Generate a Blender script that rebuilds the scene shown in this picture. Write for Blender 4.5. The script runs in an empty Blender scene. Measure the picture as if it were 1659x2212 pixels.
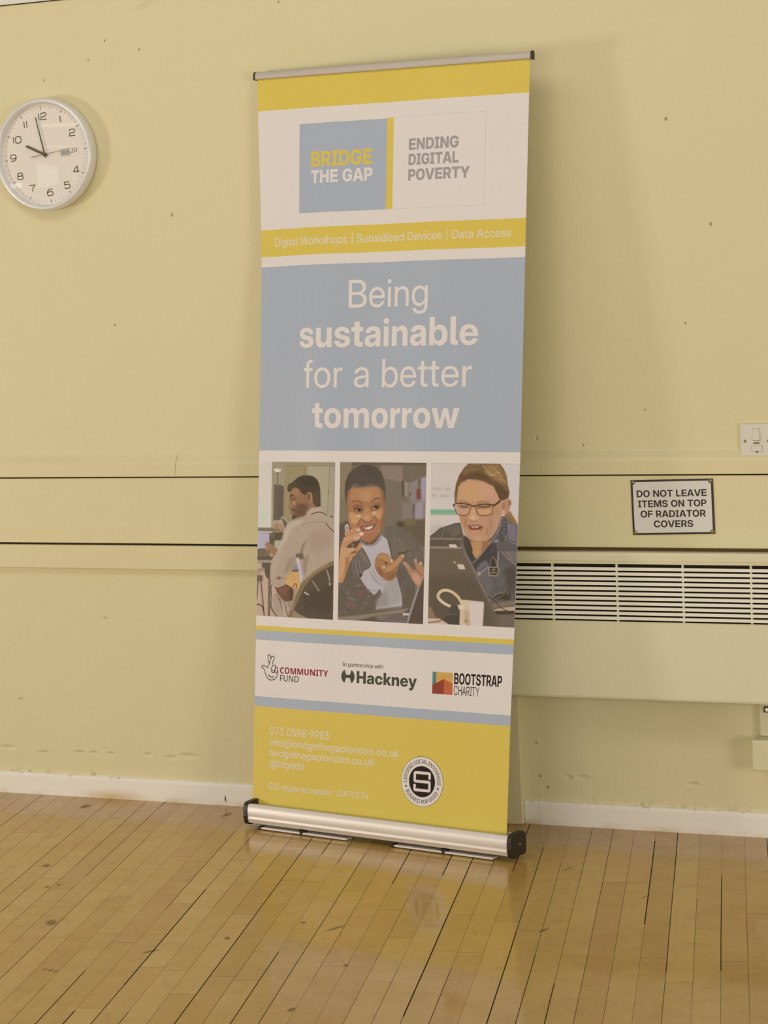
import bpy, math, random
import numpy as np
from mathutils import Vector, Matrix
from mathutils.geometry import delaunay_2d_cdt

# ------------------------------------------------------------------ camera, world, lights, exposure
SC = bpy.context.scene
COL = SC.collection
CAM_POS = Vector((2.4, -5.63372, 1.43779))
YAW, PITCH, ROLL, FPX = -0.4090675, 0.0964940, -0.0395670, 4887.328


def make_camera():
    cy, sy = math.cos(YAW), math.sin(YAW)
    fwd = Vector((sy, cy, 0)); right = Vector((cy, -sy, 0)); up = Vector((0, 0, 1))
    cp, sp = math.cos(PITCH), math.sin(PITCH)
    f2 = cp * fwd - sp * up; u2 = sp * fwd + cp * up
    cr, sr = math.cos(ROLL), math.sin(ROLL)
    r2 = cr * right + sr * u2; u3 = -sr * right + cr * u2
    cd = bpy.data.cameras.new('camera')
    cd.sensor_fit = 'HORIZONTAL'; cd.sensor_width = 36.0
    cd.lens = FPX / 1659.0 * 36.0
    cd.clip_start = 0.05; cd.clip_end = 100
    co = bpy.data.objects.new('camera', cd)
    m = Matrix.Identity(4)
    for i in range(3):
        m[i][0] = r2[i]; m[i][1] = u3[i]; m[i][2] = -f2[i]; m[i][3] = CAM_POS[i]
    co.matrix_world = m
    COL.objects.link(co)
    SC.camera = co


make_camera()
SC.view_settings.view_transform = 'Standard'
SC.view_settings.look = 'None'
SC.view_settings.gamma = 1.0
SC.view_settings.use_curve_mapping = False
SC.view_settings.exposure = 0.0

WORLD_COL, WORLD_STR = (1.0, 0.86, 0.74), 0.315
w_ = bpy.data.worlds.new('hall_daylight'); SC.world = w_; w_.use_nodes = True
w_.node_tree.nodes['Background'].inputs[0].default_value = (*WORLD_COL, 1)
w_.node_tree.nodes['Background'].inputs[1].default_value = WORLD_STR


def area_light(name, loc, target, sx, sy, power, col):
    ld = bpy.data.lights.new(name, 'AREA'); ld.shape = 'RECTANGLE'
    ld.size = sx; ld.size_y = sy; ld.energy = power; ld.color = col
    lo = bpy.data.objects.new(name, ld); COL.objects.link(lo)
    lo.location = loc
    lo.rotation_euler = (Vector(target) - Vector(loc)).to_track_quat('-Z', 'Y').to_euler()
    return lo


# daylight through the glazed doors and windows down the left side of the hall, its ceiling lights, unseen fill lights added opposite and at the right
LIGHTS = {
    'window_left_low': ((-5.6, -4.2, 0.95), (-0.3, 0, 1.15), 0.9, 1.0, 84),
    'window_left_high': ((-5.2, -3.2, 2.3), (0, 0, 1.1), 1.6, 1.2, 0),
    'ceiling_light': ((-0.6, -2.6, 3.6), (0.2, 0, 0.6), 2.6, 1.0, 24),
    'fill_opposite': ((0.8, -7.5, 1.2), (0.2, 0, 0.7), 5.0, 2.0, 82),  # unseen fill light added behind the camera to even out the brightness
    'fill_right': ((6.0, -4.5, 1.0), (0.6, 0, 0.4), 1.6, 1.4, 88),  # unseen fill light added to brighten the right-hand side
}
DAY = (1.0, 0.87, 0.76)
for _k, (_l, _t, _a, _b, _p) in LIGHTS.items():
    if _p:
        area_light(_k, _l, _t, _a, _b, _p, DAY)
# small far panes and strip lights at the other end of the hall, seen mirrored in the clock's glass
for _k, _x, _z, _a, _b, _p, _c in (('far_window', -6.30, 2.08, .26, .50, 1.0, (.95, .97, 1.0)), ('far_window', -5.98, 2.06, .28, .38, .8, (.95, .97, 1.0)),
                                   ('far_window', -7.15, 1.92, .30, .10, .55, (1, 1, 1)), ('strip_light', -5.70, 3.09, 1.0, .07, .75, (1.0, .86, .45)),
                                   ('strip_light', -5.87, 2.65, .60, .05, .22, (1.0, .90, .60))):
    area_light(_k, (_x, -8.5, _z), (_x + 4.8, 0, _z - .3), _a, _b, _p, _c)


# ------------------------------------------------------------------ materials
def lin(c):
    c = np.asarray(c, float) / 255.0
    return np.where(c <= 0.04045, c / 12.92, ((c + 0.055) / 1.055) ** 2.4)


WHITE_SEEN = lin((214, 198, 184))     # how the banner's white paper looks in the hall's light
WHITE_ALB = 0.80


def alb(r, g, b):
    """surface colour of something that looks (r, g, b) in this light"""
    v = lin((r, g, b)) / WHITE_SEEN * WHITE_ALB
    return tuple(np.clip(v, 0.002, 0.95))


class NT:
    """small helper for writing node trees"""
    def __init__(self, name):
        self.m = bpy.data.materials.new(name); self.m.use_nodes = True
        self.t = self.m.node_tree; self.n = self.t.nodes; self.l = self.t.links
        self.b = self.n['Principled BSDF']

    def new(self, typ, **kw):
        x = self.n.new(typ)
        for k, v in kw.items():
            setattr(x, k, v)
        return x

    def put(self, sock, v):
        if isinstance(v, bpy.types.NodeSocket):
            self.l.new(v, sock)
        elif isinstance(v, (tuple, list)) and sock.type == 'RGBA' and len(v) == 3:
            sock.default_value = (*v, 1)
        else:
            sock.default_value = v

    def math(self, op, a, b=0.0, c=0.0, clamp=False):
        x = self.new('ShaderNodeMath', operation=op, use_clamp=clamp)
        self.put(x.inputs[0], a); self.put(x.inputs[1], b); self.put(x.inputs[2], c)
        return x.outputs[0]

    def mix(self, f, a, b, blend='MIX'):
        x = self.new('ShaderNodeMix', data_type='RGBA', blend_type=blend)
        self.put(x.inputs[0], f); self.put(x.inputs[6], a); self.put(x.inputs[7], b)
        return x.outputs[2]

    def ramp(self, f, lo, hi, a=0.0, b=1.0, smooth=True):
        x = self.new('ShaderNodeMapRange', interpolation_type='SMOOTHSTEP' if smooth else 'LINEAR')
        self.put(x.inputs[0], f); self.put(x.inputs[1], lo); self.put(x.inputs[2], hi)
        self.put(x.inputs[3], a); self.put(x.inputs[4], b)
        return x.outputs[0]

    def noise(self, vec, scale, detail=3.0, rough=0.55, dims='3D', w=None):
        x = self.new('ShaderNodeTexNoise', noise_dimensions=dims)
        if vec is not None and dims != '1D':
            self.l.new(vec, x.inputs['Vector'])
        if w is not None:
            self.put(x.inputs['W'], w)
        x.inputs['Scale'].default_value = scale; x.inputs['Detail'].default_value = detail
        x.inputs['Roughness'].default_value = rough
        return x.outputs[0]

    def geo(self):
        g = self.new('ShaderNodeNewGeometry')
        s = self.new('ShaderNodeSeparateXYZ'); self.l.new(g.outputs['Position'], s.inputs[0])
        return g.outputs['Position'], s.outputs[0], s.outputs[1], s.outputs[2]

    def comb(self, x, y, z):
        c = self.new('ShaderNodeCombineXYZ')
        for i, v in enumerate((x, y, z)):
            self.put(c.inputs[i], v)
        return c.outputs[0]

    def bump(self, h, strength, dist=0.002):
        b = self.new('ShaderNodeBump'); b.inputs['Strength'].default_value = strength
        b.inputs['Distance'].default_value = dist
        self.l.new(h, b.inputs['Height']); self.l.new(b.outputs[0], self.b.inputs['Normal'])

    def ellipse(self, a, b, ca, cb, ra, rb, rot=0.0, edge=0.35):
        """1 inside a small ellipse of the plane (a, b), soft rim"""
        da = self.math('SUBTRACT', a, ca); db = self.math('SUBTRACT', b, cb)
        if rot:
            c, s = math.cos(rot), math.sin(rot)
            ua = self.math('ADD', self.math('MULTIPLY', da, c), self.math('MULTIPLY', db, s))
            ub = self.math('SUBTRACT', self.math('MULTIPLY', db, c), self.math('MULTIPLY', da, s))
        else:
            ua, ub = da, db
        ua = self.math('DIVIDE', ua, ra); ub = self.math('DIVIDE', ub, rb)
        r = self.math('SQRT', self.math('ADD', self.math('MULTIPLY', ua, ua), self.math('MULTIPLY', ub, ub)))
        return self.ramp(r, 1.0 - edge, 1.0 + edge, 1.0, 0.0)

    def maxi(self, lst):
        o = lst[0]
        for x in lst[1:]:
            o = self.math('MAXIMUM', o, x)
        return o


def simple(name, col, rough=0.5, metal=0.0, var=0.05, scale=40.0, bump=0.0, spec=0.5):
    t = NT(name)
    tc = t.new('ShaderNodeTexCoord')
    n = t.noise(tc.outputs['Object'], scale, 4)
    lo = tuple(c * (1 - var) for c in col); hi = tuple(min(1, c * (1 + var)) for c in col)
    t.put(t.b.inputs['Base Color'], t.mix(n, lo, hi))
    t.b.inputs['Roughness'].default_value = rough; t.b.inputs['Metallic'].default_value = metal
    t.b.inputs['Specular IOR Level'].default_value = spec
    if bump:
        t.bump(n, bump)
    return t.m


CREAM = alb(212, 192, 144)
CREAM_TRIM = alb(212, 192, 144)
SKIRT = alb(230, 219, 192)


def wall_material():
    t = NT('cream_painted_plaster')
    pos, x, y, z = t.geo()
    big = t.noise(pos, 1.3, 3); mid = t.noise(pos, 9.0, 4)
    c = t.mix(big, tuple(v * 0.97 for v in CREAM), tuple(min(1, v * 1.03) for v in CREAM))
    c = t.mix(t.math('MULTIPLY', mid, 0.06), c, tuple(v * 0.8 for v in CREAM))
    # small dark specks and scuffs on the paint
    sp = [(-.847, 2.175, .003), (-.738, 2.142, .003), (-1.051, 2.079, .003), (-.903, 2.125, .0025), (-.86, 1.377, .003),
          (.777, 1.85, .004), (.887, 1.579, .004), (.814, 1.33, .003), (-.30, 2.235, .003), (.53, 1.02, .003), (.70, 1.11, .0025),
          (.40, .10, .004), (.371, .22, .003), (.38, .13, .0035), (-.66, 1.677, .003)]
    sm = t.maxi([t.ellipse(x, z, a, b, r, r * 1.2, 0, .5) for a, b, r in sp])
    c = t.mix(t.math('MULTIPLY', sm, .6), c, (0.13, 0.10, 0.05))
    smear = t.ellipse(x, z, -.716, 2.263, .03, .008, .25, .7)
    c = t.mix(t.math('MULTIPLY', smear, .14), c, (0.3, 0.23, 0.12))
    # grubby line just above the skirting
    g = t.ramp(z, .066, .085, 1, 0)
    c = t.mix(t.math('MULTIPLY', t.math('MULTIPLY', g, t.ramp(t.noise(pos, 45, 4), .54, .70)), .4), c, (0.22, 0.19, 0.09))
    t.put(t.b.inputs['Base Color'], c)
    t.b.inputs['Roughness'].default_value = 0.42; t.b.inputs['Specular IOR Level'].default_value = 0.3
    # chair-back dents along the bottom, chips higher up, and the roller's orange peel
    dents = [(-1.301, .134, .020, .006), (-1.176, .125, .015, .004), (-1.054, .131, .015, .0035), (-1.005, .130, .012, .005),
             (-.948, .131, .010, .004), (-.823, .133, .010, .005), (-.747, .128, .016, .006), (-.692, .135, .024, .007),
             (-.941, .529, .006, .004), (-1.245, .281, .007, .0035), (.460, .130, .010, .005), (.500, .131, .017, .006), (.802, .128, .014, .005),
             (-.659, 1.681, .003, .005), (.40, 1.04, .003, .005)]
    dm = t.maxi([t.ellipse(x, z, a, b, ra, rb, 0, .75) for a, b, ra, rb in dents])
    peel = t.noise(pos, 160, 2)
    wav = t.noise(pos, 14, 3)
    h = t.math('ADD', t.math('MULTIPLY', peel, .00035), t.math('ADD', t.math('MULTIPLY', dm, -.0028), t.math('MULTIPLY', wav, .0016)))
    t.bump(h, 1.0, 1.0)
    return t.m


def trim_material(name, col, edge_dirt=0.0):
    t = NT(name)
    pos, x, y, z = t.geo()
    n = t.noise(pos, 6, 4)
    c = t.mix(n, tuple(v * .96 for v in col), tuple(min(1, v * 1.03) for v in col))
    if edge_dirt:
        d = t.ramp(z, 0.0, .022, 1, 0)
        c = t.mix(t.math('MULTIPLY', t.math('MULTIPLY', d, t.ramp(t.noise(pos, 5, 5), .42, .7)), edge_dirt), c, alb(190, 155, 95))
        top = t.ramp(z, .055, .064, 0, 1)
        c = t.mix(t.math('MULTIPLY', t.math('MULTIPLY', top, t.ramp(t.noise(pos, 40, 4), .56, .7)), .5), c, (.25, .2, .1))
        mk = t.ellipse(x, z, -.570, .019, .0022, .009, .1, .5)
        c = t.mix(mk, c, (.05, .03, .02))
        jt = t.ellipse(x, z, .377, .03, .0006, .06, 0, .5)
        c = t.mix(t.math('MULTIPLY', jt, .5), c, (.2, .16, .1))
        st = t.ellipse(x, z, -.93, .004, .09, .018, 0, .8)
        c = t.mix(t.math('MULTIPLY', st, .55), c, alb(200, 160, 95))
    t.put(t.b.inputs['Base Color'], c)
    t.b.inputs['Roughness'].default_value = .38; t.b.inputs['Specular IOR Level'].default_value = .35
    h = t.math('ADD', t.math('MULTIPLY', t.noise(pos, 120, 2), .0003), t.math('MULTIPLY', t.noise(pos, 10, 3), .001))
    t.bump(h, 1.0, 1.0)
    return t.m


BOARD_TH = -0.2550727
PITCH_B, PHASE_B = 0.05689, -1.0812


def floor_material():
    t = NT('maple_strip_floor')
    pos, x, y, z = t.geo()
    c, s = math.cos(BOARD_TH), math.sin(BOARD_TH)
    a = t.math('SUBTRACT', t.math('MULTIPLY', x, c), t.math('MULTIPLY', y, s))      # across the boards
    b = t.math('ADD', t.math('MULTIPLY', x, s), t.math('MULTIPLY', y, c))           # along them
    wob = t.math('MULTIPLY', t.math('SUBTRACT', t.noise(t.comb(a, t.math('MULTIPLY', b, .6), 0), 2.0, 1), .5), .004)
    q = t.math('DIVIDE', t.math('SUBTRACT', t.math('ADD', a, wob), PHASE_B - .002), PITCH_B)
    row = t.math('FLOOR', q); fr = t.math('SUBTRACT', q, row)
    line = t.math('FLOOR', t.math('ADD', q, .5))

    def rnd(v, k, v2=None):
        wn = t.new('ShaderNodeTexWhiteNoise', noise_dimensions='3D')
        t.l.new(t.comb(v, v2 if v2 is not None else 0.0, k), wn.inputs['Vector'])
        return wn.outputs['Value']
    d = t.math('MULTIPLY', t.math('MINIMUM', fr, t.math('SUBTRACT', 1.0, fr)), PITCH_B)
    seg = t.math('FLOOR', t.math('ADD', t.math('MULTIPLY', b, 1.3), t.math('MULTIPLY', rnd(line, 7.0), 5)))
    dark = rnd(line, 3.0, seg)
    wid = t.math('ADD', .0004, t.math('MULTIPLY', t.math('POWER', dark, 2.6), .0010))
    gap = t.ramp(t.math('SUBTRACT', d, wid), -.0003, .0004, 1, 0)
    gapk = t.math('MULTIPLY', gap, t.math('ADD', .42, t.math('MULTIPLY', dark, .55)))
    # board ends, staggered at random
    ln = t.math('ADD', .55, t.math('MULTIPLY', rnd(row, 11.0), .55))
    e = t.math('ADD', t.math('DIVIDE', b, ln), t.math('MULTIPLY', rnd(row, 5.0), 13.7))
    cell = t.math('FLOOR', e); ef = t.math('SUBTRACT', e, cell)
    de = t.math('MULTIPLY', t.math('MINIMUM', ef, t.math('SUBTRACT', 1.0, ef)), ln)
    endk = t.math('MULTIPLY', t.ramp(de, .0006, .0016, 1, 0), t.math('ADD', .3, t.math('MULTIPLY', rnd(row, 9.0, cell), .55)))
    # wood colour
    tone = rnd(row, 1.0, cell)
    base = t.mix(tone, alb(*FLOOR_A), alb(*FLOOR_B))
    hue = rnd(row, 2.0, cell)
    base = t.mix(t.math('MULTIPLY', t.ramp(hue, .75, 1.0), .45), base, alb(*FLOOR_C))
    gv = t.comb(t.math('MULTIPLY', a, 60), t.math('MULTIPLY', b, 2.2), t.math('MULTIPLY', tone, 40))
    grain = t.noise(gv, 1.6, 5, .6)
    base = t.mix(t.math('MULTIPLY', t.ramp(grain, .5, .78), .22), base, alb(142, 104, 52))
    base = t.mix(t.math('MULTIPLY', t.ramp(grain, .45, .2), .14), base, alb(200, 164, 104))
    cloud = t.noise(pos, 2.6, 5, .6)
    base = t.mix(t.math('MULTIPLY', t.ramp(cloud, .48, .75), .38), base, alb(154, 114, 58))
    orange = t.noise(t.comb(t.math('ADD', x, 7.0), y, 0), 1.7, 4, .6)
    base = t.mix(t.math('MULTIPLY', t.ramp(orange, .5, .72), .30), base, alb(180, 128, 58))
    # boards turn a darker, redder brown towards the wall
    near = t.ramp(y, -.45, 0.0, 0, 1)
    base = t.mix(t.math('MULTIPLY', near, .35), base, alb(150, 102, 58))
    # streaks and scuffs
    mott = t.noise(pos, 19, 5, .65)
    base = t.mix(t.math('MULTIPLY', t.ramp(mott, .5, .74), .30), base, alb(134, 98, 50))
    base = t.mix(t.math('MULTIPLY', t.ramp(mott, .46, .26), .22), base, alb(206, 170, 108))
    arc = t.noise(t.comb(t.math('MULTIPLY', t.math('ADD', x, t.math('MULTIPLY', y, .5)), 60), t.math('MULTIPLY', t.math('SUBTRACT', y, t.math('MULTIPLY', x, .5)), 3.5), 9.0), 1.0, 4, .6)
    base = t.mix(t.math('MULTIPLY', t.math('MULTIPLY', t.ramp(arc, .66, .74), t.ramp(t.noise(pos, 2.2, 2), .5, .62)), .55), base, alb(112, 84, 46))
    sv = t.comb(t.math('MULTIPLY', a, 26), t.math('MULTIPLY', b, 5), 3.0)
    scf = t.ramp(t.noise(sv, 1.0, 6, .7), .66, .8)
    base = t.mix(t.math('MULTIPLY', scf, .35), base, alb(110, 78, 38))
    spots = [(-.414, -1.197, .0125, .024, .5), (-.597, -.918, .006, .009, .1), (-.580, -.893, .005, .008, .1), (-.229, -1.524, .003, .008, 0), (-.214, -1.527, .005, .009, 0),
             (-.199, -1.530, .0045, .009, 0), (-.07, -1.34, .006, .022, -.5), (.414, -1.624, .007, .013, 0), (.397, -1.315, .006, .010, .3),
             (.256, -1.061, .006, .030, -.4), (.164, -1.039, .006, .010, .3), (-.968, -.108, .013, .022, 0), (-.514, -.104, .008, .026, 0),
             (-.714, -.734, .010, .014, .3), (.05, -1.20, .007, .012, .6), (.72, -.95, .005, .022, -.2), (.86, -.62, .0025, .020, -.25), (.60, -.42, .003, .024, -.3)]
    m = t.maxi([t.ellipse(x, y, px, py, ra, rb, r, .45) for px, py, ra, rb, r in spots])
    base = t.mix(t.math('MULTIPLY', m, .62), base, (.045, .035, .025))
    base = t.mix(gapk, base, (.014, .008, .004))
    base = t.mix(endk, base, (.05, .03, .012))
    t.put(t.b.inputs['Base Color'], base)
    rn = t.ramp(t.noise(pos, 7, 4), .3, .75, FLOOR_R0, FLOOR_R1)
    t.put(t.b.inputs['Roughness'], rn)
    t.put(t.b.inputs['Specular IOR Level'], t.math('MULTIPLY', FLOOR_SPEC, t.math('SUBTRACT', 1.0, gap)))
    t.put(t.b.inputs['Coat Weight'], t.math('MULTIPLY', FLOOR_COAT, t.math('SUBTRACT', 1.0, t.math('MAXIMUM', gapk, m))))
    t.b.inputs['Coat Roughness'].default_value = .09
    h = t.math('ADD', t.math('MULTIPLY', t.math('MAXIMUM', gap, t.math('MULTIPLY', endk, .6)), -.0008), t.math('MULTIPLY', t.math('ADD', tone, t.math('MULTIPLY', t.noise(pos, 5, 2), 1.5)), .0004))
    t.bump(h, .6, 1.0)
    return t.m


FLOOR_A, FLOOR_B, FLOOR_C = (186, 146, 78), (170, 128, 60), (178, 126, 68)
FLOOR_R0, FLOOR_R1, FLOOR_SPEC, FLOOR_COAT = .35, .5, .25, .55

M = {}
M['wall'] = wall_material()
M['floor'] = floor_material()
M['trim'] = trim_material('cream_gloss_woodwork', CREAM_TRIM)
M['skirt'] = trim_material('white_gloss_skirting', SKIRT, .8)
M['ceil'] = simple('textured_offwhite_board', alb(214, 204, 182), .8, 0, .1, 90, .3)
M['recess'] = simple('recess_shade', (.03, .022, .012), .8)  # near-black colour standing in for shade in gaps and behind the grille
M['gap_shade'] = simple('brown_gap_shade', (.17, .10, .045), .8)  # brown colour standing in for the shaded gap above the radiator cover
M['cover'] = simple('cream_powder_coat', alb(212, 196, 156), .35, 0, .02, 8)
M['cover_slat'] = simple('cream_powder_coat_slats', alb(226, 216, 186), .35, 0, .02, 8)
M['white'] = simple('white_banner_film', (.83, .83, .83), .4, 0, .015, 6, 0, .28)
M['yellow'] = simple('yellow_print', alb(*(210, 180, 76)), .4, 0, .03, 6, 0, .22)
M['blue'] = simple('grey_blue_print', alb(*(163, 165, 170)), .4, 0, .015, 6, 0, .28)
M['greytext'] = simple('grey_print', alb(156, 146, 138), .55, 0, .05, 40, 0, .12)
M['black'] = simple('black_print', alb(44, 32, 26), .55, 0, .05, 40, 0, .12)
M['darkgreen'] = simple('dark_green_print', alb(76, 76, 58), .55, 0, .05, 40, 0, .12)
M['crimson'] = simple('crimson_print', alb(146, 48, 60), .55, 0, .05, 40, 0, .12)
M['teal'] = simple('teal_print', alb(86, 124, 122), .55, 0, .05, 40, 0, .12)
M['ochre'] = simple('ochre_print', alb(206, 156, 82), .55, 0, .05, 40, 0, .12)
M['brick'] = simple('brick_red_print', alb(142, 66, 46), .55, 0, .05, 40, 0, .12)
M['orange'] = simple('orange_print', alb(190, 98, 62), .55, 0, .05, 40, 0, .12)
M['paleline'] = simple('pale_grey_print', alb(196, 182, 168), .42)
M['alu'] = simple('brushed_aluminium', (.86, .84, .80), .45, .35, .05, 12)
M['alu_dull'] = simple('satin_aluminium', (.56, .54, .48), .5, .35, .05, 12)
M['lip'] = simple('grey_leader_strip', alb(188, 178, 170), .5)
M['plastic'] = simple('black_plastic', (.022, .017, .012), .38, 0, .1, 60)
M['steel'] = simple('bright_steel', (.7, .68, .62), .3, 1)
M['dial'] = simple('pale_dial_card', alb(222, 204, 184), .6, 0, .01)
M['clockink'] = simple('dark_brown_ink', alb(86, 70, 50), .5)
M['clocktick'] = simple('dial_tick_ink', alb(110, 95, 74), .5)
M['silverplastic'] = simple('silver_plastic', alb(216, 204, 190), .34, .25, .03, 20)
M['datebox'] = simple('grey_date_card', alb(176, 164, 146), .5)
M['datewhite'] = simple('white_date_card', alb(222, 206, 188), .5)
M['dategrey'] = simple('grey_date_ink', alb(122, 116, 106), .5)
M['signboard'] = simple('white_sign_plastic', alb(207, 196, 178), .38, 0, .03, 14)
M['signblack'] = simple('black_sign_border', alb(46, 32, 20), .42)
M['brass'] = simple('tarnished_screw', alb(132, 116, 84), .4, .6, .15, 200)
M['switch'] = simple('white_switch_plastic', alb(206, 192, 168), .3, 0, .01)
M['switchline'] = simple('switch_seam', alb(120, 104, 76), .5)
M['pipe'] = simple('cream_painted_pipe', alb(206, 190, 146), .4)


def glass_material():
    t = NT('clear_clock_glass')
    for n in list(t.n):
        if n.type != 'OUTPUT_MATERIAL':
            t.n.remove(n)
    out = [n for n in t.n if n.type == 'OUTPUT_MATERIAL'][0]
    tr = t.new('ShaderNodeBsdfTransparent'); gl = t.new('ShaderNodeBsdfGlossy'); gl.inputs['Roughness'].default_value = .01
    lw = t.new('ShaderNodeLayerWeight'); lw.inputs[0].default_value = .5
    mx = t.new('ShaderNodeMixShader')
    t.l.new(t.math('ADD', .03, t.math('MULTIPLY', t.math('POWER', lw.outputs[1], 4.0), .6)), mx.inputs[0]); t.l.new(tr.outputs[0], mx.inputs[1]); t.l.new(gl.outputs[0], mx.inputs[2])
    t.l.new(mx.outputs[0], out.inputs[0])
    return t.m


M['glass'] = glass_material()


# ------------------------------------------------------------------ mesh helpers
class MB:
    """collects faces with material keys, then links them as ONE mesh object"""
    def __init__(self):
        self.v = []; self.f = []; self.k = []; self.sm = []

    def add(self, verts, faces, key, smooth=False):
        o = len(self.v)
        self.v.extend(tuple(map(float, p)) for p in verts)
        for f in faces:
            self.f.append(tuple(i + o for i in f)); self.k.append(key); self.sm.append(smooth)
        return self

    def box(self, a, b, key):
        x0, y0, z0 = a; x1, y1, z1 = b
        vs = [(x0, y0, z0), (x1, y0, z0), (x1, y1, z0), (x0, y1, z0), (x0, y0, z1), (x1, y0, z1), (x1, y1, z1), (x0, y1, z1)]
        return self.add(vs, [(0, 3, 2, 1), (4, 5, 6, 7), (0, 1, 5, 4), (1, 2, 6, 5), (2, 3, 7, 6), (3, 0, 4, 7)], key)

    def extrude_x(self, prof, x0, x1, key, smooth=False, caps=True, n=1):
        """profile of (y, z) points swept along x"""
        m = len(prof); vs = []
        for i in range(n + 1):
            x = x0 + (x1 - x0) * i / n
            vs += [(x, p[0], p[1]) for p in prof]
        fs = []
        for i in range(n):
            for j in range(m):
                k = (j + 1) % m
                fs.append((i * m + j, (i + 1) * m + j, (i + 1) * m + k, i * m + k))
        self.add(vs, fs, key, smooth)
        if caps:
            self.add([(x0, p[0], p[1]) for p in prof], [tuple(range(m))], key)
            self.add([(x1, p[0], p[1]) for p in prof], [tuple(range(m))[::-1]], key)
        return self

    def lathe(self, prof, key, n=96, smooth=True, axis='y'):
        """(radius, depth) pairs turned about the local y axis"""
        m = len(prof); vs = []
        for i in range(n):
            a = 2 * math.pi * i / n
            for r, d in prof:
                vs.append((r * math.cos(a), d, r * math.sin(a)))
        fs = [(i * m + j, i * m + j + 1, ((i + 1) % n) * m + j + 1, ((i + 1) % n) * m + j) for i in range(n) for j in range(m - 1)]
        return self.add(vs, fs, key, smooth)

    def tube(self, p0, p1, r, key, n=20, caps=True):
        p0, p1 = Vector(p0), Vector(p1); d = (p1 - p0).normalized()
        a = d.orthogonal().normalized(); b = d.cross(a); vs = []
        for p in (p0, p1):
            for i in range(n):
                t = 2 * math.pi * i / n
                vs.append(tuple(p + a * (r * math.cos(t)) + b * (r * math.sin(t))))
        self.add(vs, [(i, (i + 1) % n, n + (i + 1) % n, n + i) for i in range(n)], key, True)
        if caps:
            self.add(vs[:n], [tuple(range(n))[::-1]], key); self.add(vs[n:], [tuple(range(n))], key)
        return self

    def flat(self, polys, fn, key):
        """2-D triangles mapped to space by fn(x, y)"""
        for pts, tris in polys:
            self.add([fn(x, y) for x, y in pts], tris, key)
        return self

    def build(self, name, parent=None, bevel=0.0, seg=2, loc=None, rot=None):
        me = bpy.data.meshes.new(name)
        me.from_pydata(self.v, [], self.f)
        keys = []
        for k in self.k:
            if k not in keys:
                keys.append(k)
        for k in keys:
            me.materials.append(M[k] if isinstance(k, str) else k)
        me.polygons.foreach_set('material_index', [keys.index(k) for k in self.k])
        me.polygons.foreach_set('use_smooth', self.sm)
        me.update()
        o = bpy.data.objects.new(name, me); COL.objects.link(o)
        if parent is not None:
            o.parent = parent
        if loc is not None:
            o.location = loc
        if rot is not None:
            o.rotation_euler = rot
        if bevel:
            b = o.modifiers.new('bevel', 'BEVEL'); b.width = bevel; b.segments = seg; b.limit_method = 'ANGLE'
        return o


def empty(name, loc, label, cat, rot=(0, 0, 0), group=None):
    o = bpy.data.objects.new(name, None); COL.objects.link(o)
    o.empty_display_size = .05
    o.location = loc; o.rotation_euler = rot
    o['label'] = label; o['category'] = cat
    if group:
        o['group'] = group
    return o


def tag(o, label, cat, group=None):
    o['label'] = label; o['category'] = cat
    if group:
        o['group'] = group
    return o


def struct(o):
    o['kind'] = 'structure'
    return o


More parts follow.
